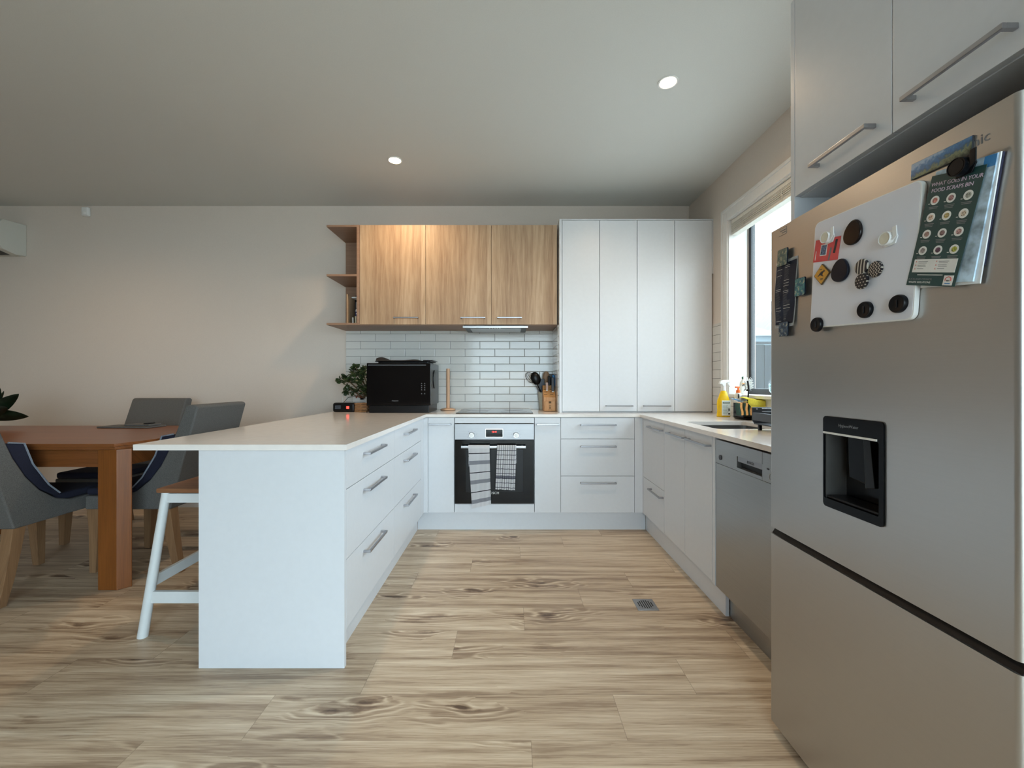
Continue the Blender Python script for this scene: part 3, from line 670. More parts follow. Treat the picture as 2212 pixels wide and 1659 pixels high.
arcB = [(FX + 0.012 - 0.012 * math.sin(R(90 * i / n)), FYb - (0.012 - 0.012 * math.cos(R(90 * i / n)))) for i in range(n + 1)]
mb3.prism(arcA + arcB[::-1] + [(0.92, FYb), (0.92, FYa)], 'xy', 0.033, 0.640, M['fridge'], 0.0)
ld = mb3.build('freezer_drawer', r, 20)
MB().prism([(FX + 0.006, 0.640), (FX + 0.05, 0.640), (FX + 0.05, 0.662), (FX + 0.02, 0.662)], 'xz', FYa + 0.004, FYb - 0.004, M['blackpl']).build('drawer_grip', ld)
# lettering on the upper door
FF = lambda y, z, off=0.0, a=0: T(FX - off, y, z) @ Matrix(((0, 0, -1, 0), (-1, 0, 0, 0), (0, 1, 0, 0), (0, 0, 0, 1))) @ rot(a)
MB().text('Panasonic', 0.026, M['greyprint'], FF(0.788, 1.568, 0.0005)).build('brand_lettering', ud, 0)
mb = MB(FF(1.298, 1.590, 0.0006)); mb.box(-0.018, 0.018, -0.0008, 0.0, 0, 0.0004, M['greyprint']); mb.box(-0.018, 0.018, 0.020, 0.0208, 0, 0.0004, M['greyprint']); mb.box(0.017, 0.018, 0, 0.02, 0, 0.0004, M['greyprint'])
mb.box(-0.012, 0.014, 0.012, 0.0145, 0, 0.0004, M['greyprint']); mb.box(-0.004, 0.014, 0.005, 0.0075, 0, 0.0004, M['greyprint']); mb.build('energy_sticker', ud, 0)
# water dispenser
mb = MB(); t_ = 0.006
fr_o = rrect(DYa, DYb, DZa, DZb, 0.010)
yi0, yi1, zi0, zi1 = DYa + 0.012, DYb - 0.004, DZa + 0.022, 0.992
bm = bmesh.new(); inner = rrect(yi0, yi1, zi0, zi1, 0.004)
loops = [(fr_o, FX + 0.001), (fr_o, FX - 0.004), (inner, FX - 0.004), (inner, FX + 0.055)]
rs = [[bm.verts.new((x, p[0], p[1])) for p in ps] for ps, x in loops]
for A, B in zip(rs, rs[1:]):
    for k in range(len(A)): bm.faces.new((A[k], A[(k + 1) % len(A)], B[(k + 1) % len(A)], B[k]))
M['dispblack'] = plain('dispenser_black', (7, 8, 10), 0.18, nz=0, spec=0.15)
bm.faces.new(rs[-1]); bmesh.ops.recalc_face_normals(bm, faces=bm.faces); mb.take(bm, M['dispblack'])
dsp = mb.build('water_dispenser', ud)
MB().box(FX - 0.0055, FX - 0.003, DYa + 0.016, DYb - 0.002, 0.9935, 0.9985, M['dullwhite']).build('light_strip', dsp)
MB().text('HygieneWater', 0.0105, M['greyprint'], FF(1.043, 1.019, 0.0045)).build('dispenser_lettering', dsp, 0)
MB().prism([(1.085, 0.990), (1.025, 0.990), (1.03, 0.878), (1.08, 0.884)], 'yz', FX + 0.028, FX + 0.054, M['dispblack'], 0.003).build('paddle', dsp)
MB().prism([(1.018, 0.990), (0.998, 0.990), (0.985, 0.878), (1.012, 0.872)], 'yz', FX + 0.012, FX + 0.052, M['blackpl'], 0.002).build('spout', dsp)
MB().box(FX + 0.0, FX + 0.05, yi0 + 0.004, yi1 - 0.004, zi0 + 0.0005, zi0 + 0.008, M['blackpl'], 0.003).build('drip_tray', dsp)

# --- things stuck on the fridge door
def fm(y, z, off, a=0): return T(FX - off, y, z) @ Matrix(((0, 0, -1, 0), (-1, 0, 0, 0), (0, 1, 0, 0), (0, 0, 0, 1))) @ rot(a)
mb = MB(fm(1.0065, 1.4135, 0.0, 4.0 * -1)); mb.prism(rrect(-0.150, 0.150, -0.143, 0.143, 0.016), 'xy', 0.0005, 0.0115, M['whitepl'], 0.002)
wbm = plain('whiteboard_enamel', (222, 225, 234), 0.16, nz=0.004, scale=8)
mb.prism(rrect(-0.147, 0.147, -0.140, 0.140, 0.014), 'xy', 0.0105, 0.0118, wbm)
whole(mb, 'whiteboard', 'white magnetic whiteboard with rounded corners stuck on the fridge door', 'whiteboard', (FX, 1.0065, 1.4135))
BO = 0.0120
M['bmag'] = plain('black_magnet', (13, 15, 20), 0.3, nz=0.05, spec=0.2)
M['brownmag'] = plain('dark_brown_magnet', (22, 15, 15), 0.14, nz=0.05, spec=0.25)
M['navymag'] = plain('navy_magnet', (20, 25, 38), 0.3, nz=0.05, spec=0.2)
def egg(n=28, w=0.026, h=0.030): return [(w * math.cos(2 * math.pi * i / n) * (1 - 0.16 * math.sin(2 * math.pi * i / n)), h * math.sin(2 * math.pi * i / n)) for i in range(n)]
mb = MB(fm(1.0132, 1.4947, BO, -14)); mb.prism(egg(), 'xy', 0, 0.008, M['brownmag'], 0.003)
whole(mb, 'magnet', 'large glossy dark brown egg-shaped magnet near the top of the whiteboard', 'magnet', (FX - BO, 1.0132, 1.4947))
mb = MB(fm(1.0525, 1.413, BO, -8)); mb.prism(egg(28, 0.027, 0.029), 'xy', 0, 0.008, M['navymag'], 0.003)
whole(mb, 'magnet', 'large matt navy egg-shaped magnet beside the yellow kangaroo sign', 'magnet', (FX - BO, 1.0525, 1.413))
def button(y, z, mat, lab, off=BO, rad=0.0185, extra=None):
    mb = MB(fm(y, z, off)); mb.lathe([(0, 0), (rad, 0), (rad, 0.003), (rad * 0.9, 0.0048), (0, 0.0056)], mat)
    if extra: extra(mb)
    return whole(mb, 'magnet', lab, 'magnet', (FX - off, y, z))
def pat(name, kind):
    t = NT(name); X = t.xyz('Object'); u = t.m('MULTIPLY', X[1], -1.0); v = X[2]; a, b = srgb(24, 24, 32), srgb(186, 180, 168)
    if kind == 'stripe': k = t.m('LESS_THAN', t.m('FRACT', t.m('MULTIPLY', t.m('ADD', u, t.m('MULTIPLY', v, -0.12)), 118.0)), 0.42)
    elif kind == 'chevron':
        z = t.m('ABSOLUTE', t.m('SUBTRACT', t.m('FRACT', t.m('MULTIPLY', v, 120.0)), 0.5))
        k = t.m('LESS_THAN', t.m('FRACT', t.m('MULTIPLY', t.m('ADD', u, t.m('MULTIPLY', z, 0.010)), 145.0)), 0.35)
    else:
        r1 = t.m('FLOOR', t.m('MULTIPLY', v, 145.0)); du = t.m('SUBTRACT', t.m('FRACT', t.m('ADD', t.m('MULTIPLY', u, 120.0), t.m('MULTIPLY', r1, 0.5))), 0.5); dv = t.m('SUBTRACT', t.m('FRACT', t.m('MULTIPLY', v, 145.0)), 0.5)
        k = t.m('LESS_THAN', t.m('ADD', t.m('MULTIPLY', du, du), t.m('MULTIPLY', dv, dv)), 0.045)
    t.col(t.mix(k, a, b)).rough(0.3); return t.mat
button(0.9537, 1.3891, pat('chevron_button', 'chevron'), 'round black-and-white zigzag button magnet on the whiteboard')
button(0.987, 1.4037, pat('striped_button', 'stripe'), 'round black-and-white striped button magnet on the whiteboard', off=BO + 0.0035)
button(0.9823, 1.3684, pat('dotted_button', 'dots'), 'round black polka-dot button magnet on the whiteboard', off=BO + 0.0072)
def slot(mb): mb.box(-0.002, 0.002, -0.008, 0.008, 0.0078, 0.0092, M['blackpl'], 0.0005)
def puck(y, z, lab, off=BO):
    mb = MB(fm(y, z, off)); mb.lathe([(0, 0), (0.0195, 0), (0.0195, 0.006), (0.018, 0.0085), (0.0135, 0.0085), (0.012, 0.0075), (0, 0.0075)], M['bmag']); slot(mb)
    whole(mb, 'magnet', lab, 'magnet', (FX - off, y, z))
puck(0.9795, 1.3006, 'round black slotted magnet at the lower middle of the whiteboard')
puck(0.8957, 1.299, 'round black slotted magnet near the lower right corner of the whiteboard')
puck(1.1336, 1.2871, 'round black slotted magnet on the lower left corner of the whiteboard')
# yellow road-sign magnet
M['signyel'] = plain('sign_yellow', (206, 150, 52), 0.4)
mb = MB(fm(1.1156, 1.4194, BO, 45 - 3)); mb.prism(rrect(-0.0205, 0.0205, -0.0205, 0.0205, 0.003), 'xy', 0, 0.004, M['stem'], 0.001)
mb.prism(rrect(-0.0195, 0.0195, -0.0195, 0.0195, 0.003), 'xy', 0.0038, 0.0043, M['dkprint']).prism(rrect(-0.0185, 0.0185, -0.0185, 0.0185, 0.003), 'xy', 0.004, 0.0046, M['signyel'])
mb.M = fm(1.1156, 1.4194, BO + 0.0046, -3)
mb.prism([(-0.014, -0.004), (-0.010, -0.001), (-0.005, 0.004), (0.002, 0.008), (0.006, 0.007), (0.009, 0.011), (0.0105, 0.008), (0.013, 0.006), (0.009, 0.005), (0.005, 0.002), (0.004, -0.003), (0.009, -0.007), (0.004, -0.006), (-0.001, -0.003), (-0.005, -0.001), (-0.009, -0.004)], 'xy', 0, 0.0004, M['dkprint'])
mb.box(-0.008, 0.002, 0.0125, 0.0140, 0, 0.0003, M['dkprint']).box(-0.004, 0.006, -0.0125, -0.011, 0, 0.0003, M['dkprint']).box(-0.003, 0.005, -0.0155, -0.014, 0, 0.0003, M['dkprint'])
whole(mb, 'magnet', 'yellow diamond road-sign magnet with a black kangaroo', 'magnet', (FX - BO, 1.1156, 1.4194))
# red card
M['redcard'] = plain('red_card', (214, 76, 78), 0.45); M['photo'] = plain('small_photo', (70, 92, 122), 0.4, nz=0.6, scale=300)
mb = MB(fm(1.103, 1.481, BO + 0.0003, -11)); mb.box(-0.044, 0.044, -0.029, 0.029, 0, 0.0006, M['redcard'])
mb.box(-0.021, 0.002, -0.014, 0.015, 0.0006, 0.0009, M['dullwhite']).box(-0.019, 0.0, -0.012, 0.013, 0.0009, 0.0011, M['photo'])
mb.box(0.026, 0.033, -0.008, 0.026, 0.0006, 0.0009, M['dkprint'], M2=rot(-6)).box(0.013, 0.018, -0.026, 0.006, 0.0006, 0.0009, M['greyprint'], M2=rot(-6))
mb.box(-0.038, -0.036, -0.024, 0.0, 0.0006, 0.0008, M['dullwhite'])
whole(mb, 'gift_card', 'red card with a small photo held on the whiteboard by a white clip', 'card', (FX - BO, 1.103, 1.481))
def clip(y, z, mats, lab, off, a, sc=1.0):
    rt = thing('magnetic_clip', lab, 'clip', (FX - off, y, z))
    mb = MB(fm(y, z, off, a) @ Matrix.Scale(sc, 4)); mb.prism([(-0.014, -0.016), (0.012, -0.018), (0.020, -0.004), (0.016, 0.016), (-0.010, 0.014)], 'xy', 0.0, 0.003, mats, 0.001)
    mb.prism([(0.014, -0.012), (0.026, -0.006), (0.028, 0.018), (0.018, 0.018)], 'xy', 0.008, 0.0105, mats, 0.001); mb.cyl((0.013, -0.002, 0.006), (0.021, 0.006, 0.006), 0.0028, M['chrome'], seg=10)
    mb.build('spring_jaw', rt)
    mb = MB(fm(y, z, off, a) @ Matrix.Scale(sc, 4)); mb.cyl((-0.002, 0, 0.003), (-0.002, 0, 0.013), 0.0155, mats, seg=32, bev=0.0012).cyl((-0.002, 0, 0.0125), (-0.002, 0, 0.0136), 0.0125, M['creampl'] if mats is not M['bmag'] else M['bmag'], seg=32)
    mb.build('round_grip', rt)
clip(1.0915, 1.5105, M['whitepl'], 'white magnetic clip holding the red card', BO + 0.001, 5, 0.95)
clip(0.918, 1.4476, M['whitepl'], 'white magnetic clip with nothing in it at the upper right of the whiteboard', BO, 8, 0.95)
# panorama magnet
t = NT('coast_panorama'); X = t.xyz('Object'); v = t.m('ADD', X[2], t.m('MULTIPLY', X[1], 0.10)); nn = t.noise(t.n('ShaderNodeTexCoord').outputs['Object'], 160, 4)
f = t.m('ADD', t.m('MULTIPLY', v, 26.0), t.m('MULTIPLY', nn, 0.75))
t.col(t.ramp(t.m('ADD', f, 0.12), [(0.0, srgb(44, 56, 46)), (0.3, srgb(120, 128, 100)), (0.42, srgb(60, 92, 112)), (0.55, srgb(58, 104, 148)), (0.72, srgb(74, 120, 164)), (0.9, srgb(146, 170, 194))])).rough(0.25); M['pano'] = t.mat
mb = MB(fm(0.8215, 1.5695, 0.0005, -3.2)); mb.box(-0.0585, 0.0585, -0.0165, 0.0165, 0, 0.003, M['dkprint'], 0.0008).box(-0.0575, 0.0575, -0.0155, 0.0155, 0.003, 0.0036, M['pano'])
whole(mb, 'magnet', 'wide coastal panorama magnet above the food scraps leaflet', 'magnet', (FX, 0.8215, 1.5695))
# sheaf of papers under the leaflet
M['paleblue'] = plain('pale_blue_paper', (172, 196, 214), 0.6, nz=0.25, scale=40); M['bluepaper'] = plain('blue_cover', (60, 130, 190), 0.5); M['navypaper'] = plain('navy_cover', (34, 36, 62), 0.5); M['paper'] = plain('white_paper', (226, 230, 232), 0.7)
px, pz = 0.765, 1.5285
def page(off, th, w, h, a, m, lab, nm='paper_sheet', up=0.006):
    mb = MB(fm(px, pz, off, a)); mb.box(-w * 0.55, w * 0.45, -h + up, up, 0, th, m, 0.0003); return mb
whole(page(0.0006, 0.0035, 0.112, 0.190, -9, M['navypaper'], ''), 'booklet', 'dark navy booklet at the back of the papers under the black clip', 'booklet', (FX, px, pz))
whole(page(0.0045, 0.0025, 0.110, 0.222, -8.5, M['paper'], ''), 'paper_pad', 'white paper pad hanging under the black clip behind the blue leaflet', 'paper', (FX, px, pz))
mb = page(0.0074, 0.003, 0.106, 0.216, -10.5, M['paleblue'], ''); mb.M = fm(px, pz, 0.0074, -10.5); mb.box(0.028, 0.0475, -0.014, 0.0055, 0.003, 0.0033, M['bluepaper'])
whole(mb, 'leaflet', 'pale blue leaflet with a bright blue corner behind the green leaflet', 'leaflet', (FX, px, pz))
# food scraps leaflet
M['green'] = plain('dark_green_print', (28, 66, 66), 0.42, nz=0.02); M['pinktext'] = plain('pale_pink_print', (206, 190, 212), 0.5); M['cross'] = plain('red_print', (200, 80, 70), 0.5)
foods = [plain('food_print_%d' % i, c, 0.5, nz=0.4, scale=400) for i, c in enumerate([(186, 120, 110), (150, 110, 110), (140, 140, 130), (196, 170, 150), (170, 150, 100), (190, 175, 155), (150, 120, 110), (120, 95, 95), (180, 140, 135), (150, 140, 138), (90, 60, 80), (150, 150, 60)])]
LM = fm(0.806, 1.4245, 0.0120, -15)
mb = MB(LM); mb.box(-0.0495, 0.0495, -0.105, 0.105, 0, 0.0008, M['green'], 0.0002)
z_ = 0.0009
mb.text('WHAT GOES IN YOUR', 0.0098, M['pinktext'], T(0.001, 0.088, z_), ext=0.0001, spacing=0.94).text('FOOD SCRAPS BIN', 0.0098, M['pinktext'], T(-0.004, 0.0765, z_), ext=0.0001, spacing=0.94)
for i in range(12):
    cx, cy = -0.031 + (i % 3) * 0.031, 0.058 - (i // 3) * 0.0315
    mb.lathe([(0, 0), (0.0085, 0), (0.0085, 0.0003), (0, 0.0003)], M['dullwhite'], (cx, cy, z_), 24)
    mb.lathe([(0, 0), (0.005, 0), (0.005, 0.0003), (0, 0.0003)], foods[i], (cx + 0.0004, cy, z_ + 0.0003), 16)
    mb.box(cx - 0.012, cx - 0.0085, cy - 0.006, cy - 0.0048, z_, z_ + 0.0003, M['dullwhite'], M2=None)
    for q in range(2 + (i % 2)): mb.box(cx - 0.0095 + q * 0.001, cx + 0.0095 - q * 0.001, cy - 0.0127 - q * 0.0026, cy - 0.0115 - q * 0.0026, z_, z_ + 0.0002, M['greyprint'])
mb.box(-0.043, 0.043, -0.079, -0.0535, z_ - 0.0002, z_ + 0.0003, M['dullwhite'])
for cx in (-0.040, 0.002):
    for q in range(3): mb.text('x', 0.006, M['cross'], T(cx + 0.002, -0.0575 - q * 0.007, z_ + 0.0004), ext=0.0001); mb.box(cx + 0.006, cx + 0.026 - 0.003 * q, -0.0585 - q * 0.007, -0.0575 - q * 0.007, z_ + 0.0003, z_ + 0.0005, M['greyprint'])
    for q in range(2): mb.box(cx + 0.007, cx + 0.024, -0.0613 - q * 0.007, -0.0604 - q * 0.007, z_ + 0.0003, z_ + 0.0005, M['greyprint'])
mb.box(-0.030, 0.022, -0.0845, -0.0833, z_, z_ + 0.0002, M['dullwhite'])
mb.text('AUCKLAND COUNCIL', 0.0050, M['greyprint'], T(-0.022, -0.0925, z_), ext=0.0001).text('WASTE SOLUTIONS', 0.0052, M['dullwhite'], T(-0.022, -0.0985, z_), ext=0.0001)
mb.box(0.026, 0.044, -0.103, -0.0845, z_, z_ + 0.0003, M['dullwhite']); mb.tube([(0.035 + 0.0055 * math.cos(R(a)), -0.0925 + 0.0055 * math.sin(R(a)), z_ + 0.0004) for a in range(-20, 201, 20)], 0.0007, M['cross'], 5)
mb.text('BIN', 0.004, M['dkprint'], T(0.035, -0.0945, z_ + 0.0004), ext=0.0001).box(0.030, 0.040, -0.1005, -0.0985, z_ + 0.0003, z_ + 0.0005, M['bluepaper'])
whole(mb, 'leaflet', 'dark green food scraps leaflet hanging under the black clip', 'leaflet', (FX, 0.806, 1.4245), smooth=0)
clip(0.7665, 1.5275, M['bmag'], 'black magnetic clip holding the leaflets on the fridge', 0.0135, 4, 1.05)
# opening hours sheet and its three magnets
t = NT('navy_menu_print'); X = t.xyz('Object'); t.col(t.ramp(t.noise(t.n('ShaderNodeTexCoord').outputs['Object'], 12, 2), [(0.3, srgb(34, 42, 62)), (0.7, srgb(50, 62, 88))])).rough(0.5); M['menu'] = t.mat
mb = MB(fm(1.282, 1.404, 0.001, -2))
def curl(w, h, off):
    def fn(u, v):
        x = (u - 0.5) * w; y = (v - 0.5) * h; lift = 0.004 * (1 - math.cos(v * 6.28)) * 0.5 + 0.010 * max(0, 0.3 - v) * 3 * max(0, u - 0.4); return Vector((x * (1 - 0.28 * max(0, 0.35 - v) * u), y, off + lift))
    return fn
f1, f2 = curl(0.099, 0.206, 0.0), curl(0.093, 0.188, 0.0009)
mb.sheet(f1, 12, 24, M['paper'], 0.0004); mb.sheet(f2, 12, 24, M['menu'], 0.0002)
random.seed(3)
for cidx, x0 in enumerate((-0.042, -0.006)):
    v = 0.088
    while v > -0.086:
        head = random.random() < 0.22; w = 0.024 if head else random.uniform(0.014, 0.022)
        if cidx == 1 and v < -0.02: w = 0.03
        p = f2(0.5 + (x0) / 0.093, 0.5 + v / 0.188)
        mb.box(x0, x0 + w, v - (0.0011 if head else 0.0006), v, p.z + 0.0004, p.z + 0.0007, M['dullwhite'] if head else M['greyprint']); v -= 0.0052 if head else 0.0034
whole(mb, 'menu_sheet', 'navy printed sheet with white border held flat by three souvenir magnets', 'paper', (FX, 1.282, 1.404), smooth=0)
for y, z, w, h, c1, c2, lab, a in ((1.2844, 1.5153, 0.046, 0.052, (92, 112, 104), (52, 84, 92), 'green-grey souvenir magnet on the top edge of the navy sheet', -3), (1.2029 + 0.004, 1.4067, 0.042, 0.052, (60, 128, 132), (34, 66, 104), 'teal souvenir magnet on the right edge of the navy sheet', -2), (1.2801, 1.2936, 0.042, 0.044, (60, 84, 108), (32, 40, 56), 'dark blue souvenir magnet on the bottom edge of the navy sheet', -2)):
    t = NT('souvenir_print'); nn = t.noise(t.n('ShaderNodeTexCoord').outputs['Object'], 90, 4, 0.6); t.col(t.ramp(nn, [(0.35, srgb(*c2)), (0.52, srgb(*c1)), (0.68, srgb(182, 176, 150))], 'EASE')).rough(0.3)
    mb = MB(fm(y, z, 0.0075, a)); mb.prism(rrect(-w / 2, w / 2, -h / 2, h / 2, 0.004), 'xy', 0, 0.004, M['navymag'], 0.001).prism(rrect(-w / 2 + 0.001, w / 2 - 0.001, -h / 2 + 0.001, h / 2 - 0.001, 0.004), 'xy', 0.004, 0.0046, t.mat)
    whole(mb, 'magnet', lab, 'magnet', (FX, y, z))

# ------------------------------------------------------------------ microwave and things on the worktop left
r = thing('microwave_oven', 'large black microwave oven in the left corner of the worktop', 'microwave', (-0.88, 3.46, WT))
M['mwside'] = plain('dark_grey_metal', (62, 62, 64), 0.35, metal=0.5)
MB().box(-1.128, -0.628, 3.298, 3.66, 0.95, 1.280, M['mwside'], 0.004).build('body', r)
MB().box(-1.115, -0.640, 3.292, 3.645, WT, 0.948, M['blackpl'], 0.004).build('base', r)
dr = MB().box(-1.130, -0.626, 3.280, 3.2975, 0.950, 1.282, M['blackgloss'], 0.003).build('door', r)
MB().box(-1.118, -0.662, 3.276, 3.2803, 1.262, 1.270, M['greypl'], 0.001).build('handle_strip', dr)
MB().text('Panasonic', 0.013, M['greyprint'], T(-0.905, 3.2795, 0.985) @ rot(90, 'X')).build('brand_lettering', dr, 0)
mb = MB()
for i in range(2):
    for j in range(5):
        z = 1.118 - j * 0.0165 - (0.014 if j == 4 else 0)
        mb.box(-0.702 + i * 0.024, -0.692 + i * 0.024, 3.2794, 3.281, z, z + 0.0015, M['greyprint']).box(-0.700 + i * 0.024, -0.694 + i * 0.024, 3.2794, 3.281, z + 0.003, z + 0.006, M['greyprint'])
mb.build('keypad', dr, 0)
mb = MB(); mb.prism([(3.44 + 0.052 * math.cos(R(a)), 1.155 + 0.075 * math.sin(R(a))) for a in range(0, 360, 15)], 'yz', -0.630, -0.620, M['blackpl'], 0.003); mb.build('side_vent', r)
# oven trays and black mitt on the microwave
mb = MB().box(-1.065, -0.665, 3.36, 3.62, 1.2825, 1.296, M['blackpl'], 0.004)
whole(mb, 'baking_tray', 'black baking tray lying on top of the microwave', 'tray', (-0.86, 3.48, 1.2825))
mb = MB().box(-1.085, -0.64, 3.34, 3.60, 1.2965, 1.302, M['blackpl'], 0.002).box(-0.70, -0.622, 3.34, 3.58, 1.3025, 1.306, M['blackgloss'], 0.0015).box(-0.70, -0.622, 3.34, 3.58, 1.3075, 1.311, M['alu'], 0.0015)
whole(mb, 'oven_rack_tray', 'thin black tray with a steel edge on the baking tray', 'tray', (-0.86, 3.47, 1.2965))
def mitt(u, v):
    x = -1.082 + 0.372 * u; y = 3.35 + 0.20 * v
    e = math.sin(math.pi * min(1, max(0, v))) ** 0.3
    z = 1.3032 + 0.026 * e * (math.exp(-((u - 0.06) / 0.13) ** 2) + 0.35 + 0.25 * math.exp(-((u - 0.8) / 0.15) ** 2)) * min(1, (1 - u) * 8)
    return Vector((x, y, z))
mb = MB(); mb.sheet(mitt, 30, 12, M['blacksoft'], 0); mb.box(-1.07, -0.80, 3.36, 3.54, 1.3025, 1.306, M['blacksoft'])
whole(mb, 'oven_mitt', 'folded black oven mitt on top of the trays', 'oven mitt', (-0.88, 3.45, 1.303), smooth=80)
# little black speaker clock
r = thing('clock_radio', 'small black clock radio with a red digital display', 'clock radio', (-1.35, 3.40, WT))
MB().box(-1.440, -1.262, 3.375, 3.435, WT, 0.9645, M['blackpl'], 0.016, 4).build('case', r)
MB().box(-1.418, -1.372, 3.3735, 3.376, 0.915, 0.944, M['lcd']).build('side_display', r)
MB().box(-1.330, -1.300, 3.3725, 3.376, 0.913, 0.940, M['blackgloss']).box(-1.326, -1.304, 3.3721, 3.3727, 0.9165, 0.9365, M['ledred']).build('time_display', r)
# bamboo trivet stack
M['coaster'] = wood('dark_bamboo', (112, 74, 42), (150, 106, 66), (176, 130, 86), 'x', gs=1.2, contrast=0.8)
for i in range(6):
    a = (-4, 3, -1, 5, -2, 2)[i]
    mb = MB(T(-1.215, 3.43, WT + 0.0123 * i) @ rot(a)); 
    for k in range(7): mb.box(-0.052, 0.052, -0.045 + k * 0.0132, -0.035 + k * 0.0132, 0.0005, 0.0100, M['coaster'], 0.002)
    mb.box(-0.006, 0.006, -0.044, 0.044, 0.0030, 0.0122, M['coaster'])
    whole(mb, 'bamboo_coaster', ['bottom', 'second from bottom', 'third from bottom', 'third from top', 'second from top', 'topmost'][i] + ' slatted bamboo coaster in the stack beside the microwave', 'coaster', (-1.215, 3.43, WT + 0.0123 * i), 'bamboo coasters beside the microwave')
# jade plant
r = thing('potted_jade_plant', 'bushy green jade plant in a white pot behind the microwave', 'plant', (-1.20, 3.60, WT))
MB().lathe([(0, 0.0), (0.038, 0.0), (0.048, 0.10), (0.052, 0.112), (0.052, 0.118), (0.046, 0.118), (0.044, 0.105), (0, 0.105)], M['whitepl'], (-1.20, 3.60, WT)).build('pot', r)
MB().lathe([(0, 0.0), (0.0435, 0.0), (0.0435, 0.004), (0, 0.006)], M['soil'], (-1.20, 3.60, WT + 0.1055)).build('soil', r)
random.seed(11); mbs = MB(); mbl = MB(); mbr = MB()
base = Vector((-1.20, 3.60, WT + 0.105)); tips = []
blob = [(-1.335, 3.53, 1.235), (-1.30, 3.50, 1.262), (-1.27, 3.52, 1.205), (-1.22, 3.50, 1.235), (-1.39, 3.53, 1.17), (-1.44, 3.53, 1.14), (-1.36, 3.50, 1.085), (-1.30, 3.49, 1.14), (-1.245, 3.47, 1.14), (-1.32, 3.52, 1.05), (-1.395, 3.52, 1.06), (-1.26, 3.5, 1.09), (-1.22, 3.47, 1.05), (-1.20, 3.49, 1.09), (-1.18, 3.48, 1.17), (-1.31, 3.47, 1.20), (-1.355, 3.47, 1.15), (-1.215, 3.46, 1.19)]
for p in blob:
    p = Vector(p); mid = base.lerp(p, 0.55) + Vector((0.01, 0, -0.025)); mbs.tube([base, mid, p], [0.006, 0.004, 0.0025], M['stem'], 6)
    for k in range(14):
        d = Vector((random.gauss(0, 1), random.gauss(0, 1), random.gauss(0.2, 1))).normalized(); c = p + d * random.uniform(0.012, 0.034); c.x = min(c.x, -1.156)
        q = d.to_track_quat('X', 'Z').to_matrix().to_4x4() @ rot(random.uniform(-50, 50), 'X')
        s_ = random.uniform(0.7, 1.15); mbl.ball(c, (0.0205 * s_, 0.0150 * s_, 0.0028), M['leaf'], 10, q)
for k in range(12):
    c = Vector((-1.285 + random.uniform(-0.02, 0.03), 3.53, 1.02 + random.uniform(-0.02, 0.02))); mbr.ball(c, (0.010, 0.006, 0.002), M['redleaf'], 8, rot(random.uniform(0, 360), 'Y') @ rot(random.uniform(-60, 60), 'X'))
mbs.build('stems', r); lf = mbl.build('foliage', r); mbr.tube([(-1.22, 3.59, 1.0), (-1.25, 3.56, 1.01), (-1.285, 3.53, 1.015)], 0.002, M['stem'], 6); mbr.build('red_sprig', r)
r = thing('power_outlet', 'white wall socket with a black plug behind the jade plant', 'socket', (-1.36, 3.765, 1.0))
MB().box(-1.42, -1.305, 3.763, 3.7715, 0.955, 1.03, M['whitepl'], 0.002).build('face_plate', r)
MB().box(-1.345, -1.32, 3.735, 3.763, 0.975, 1.0, M['blackpl'], 0.003).build('plug', r)
mb = MB().tube([(-1.333, 3.735, 0.985), (-1.35, 3.68, 1.01), (-1.40, 3.60, 1.0), (-1.425, 3.50, 0.93), (-1.40, 3.44, 0.905)], 0.0022, M['blackpl'], 8)
whole(mb, 'power_cable', 'thin black power cable running from the wall socket to the clock radio', 'cable', (-1.40, 3.5, 0.9))
mb = MB().tube([(-1.445, 3.76, 1.02), (-1.447, 3.70, 1.06), (-1.45, 3.62, 1.03), (-1.45, 3.60, 0.96), (-1.45, 3.60, 0.891)], 0.003, M['whitepl'], 8)
whole(mb, 'charging_cable', 'white charging cable hanging down behind the clock radio', 'cable', (-1.45, 3.6, 0.89))
# kitchen roll holder
r = thing('kitchen_roll_holder', 'empty wooden kitchen roll holder beside the microwave', 'kitchen roll holder', (-0.54, 3.62, WT))
MB().lathe([(0, 0), (0.060, 0), (0.066, 0.004), (0.060, 0.013), (0.040, 0.018), (0, 0.019)], M['beech'], (-0.54, 3.62, WT), 40).build('base', r)
MB().lathe([(0.0155, 0), (0.0155, 0.338), (0.014, 0.343), (0.0, 0.344)], M['beech'], (-0.54, 3.62, WT + 0.018), 28).build('pole', r)

# ------------------------------------------------------------------ utensil pot and knife block
r = thing('utensil_pot', 'tall pale utensil pot behind the knife block', 'utensil pot', (0.305, 3.695, WT))
MB().lathe([(0, 0.0), (0.043, 0.0), (0.058, 0.155), (0.060, 0.158), (0.055, 0.158), (0.041, 0.006), (0, 0.006)], M['creampl'], (0.305, 3.695, WT), 36).build('cup', r)
def uten(pts, rad, mat): return MB().tube(pts, rad, mat, 8)
b0 = (0.305, 3.695, 0.90)
mb = uten([(0.315, 3.69, 0.91), (0.262, 3.66, 1.045), (0.205, 3.64, 1.13)], 0.0035, M['alu'])
ax = Vector((-0.45, -0.1, 0.62)).normalized(); c0 = Vector((0.205, 3.64, 1.13)); side = ax.cross(Vector((0, 1, 0))).normalized(); s2 = ax.cross(side)
for k in range(6):
    sd = (side * math.cos(R(30 * k)) + s2 * math.sin(R(30 * k)))
    mb.tube([c0 + ax * (0.105 * (1 - math.cos(t)) / 2) * 1.0 + sd * (0.035 * math.sin(t)) for t in (math.pi * 2 * q / 24 for q in range(24))], 0.0011, M['blackpl'], 5, True)
whole(mb, 'whisk', 'wire balloon whisk leaning left in the utensil pot', 'whisk', (0.3, 3.69, 0.91))
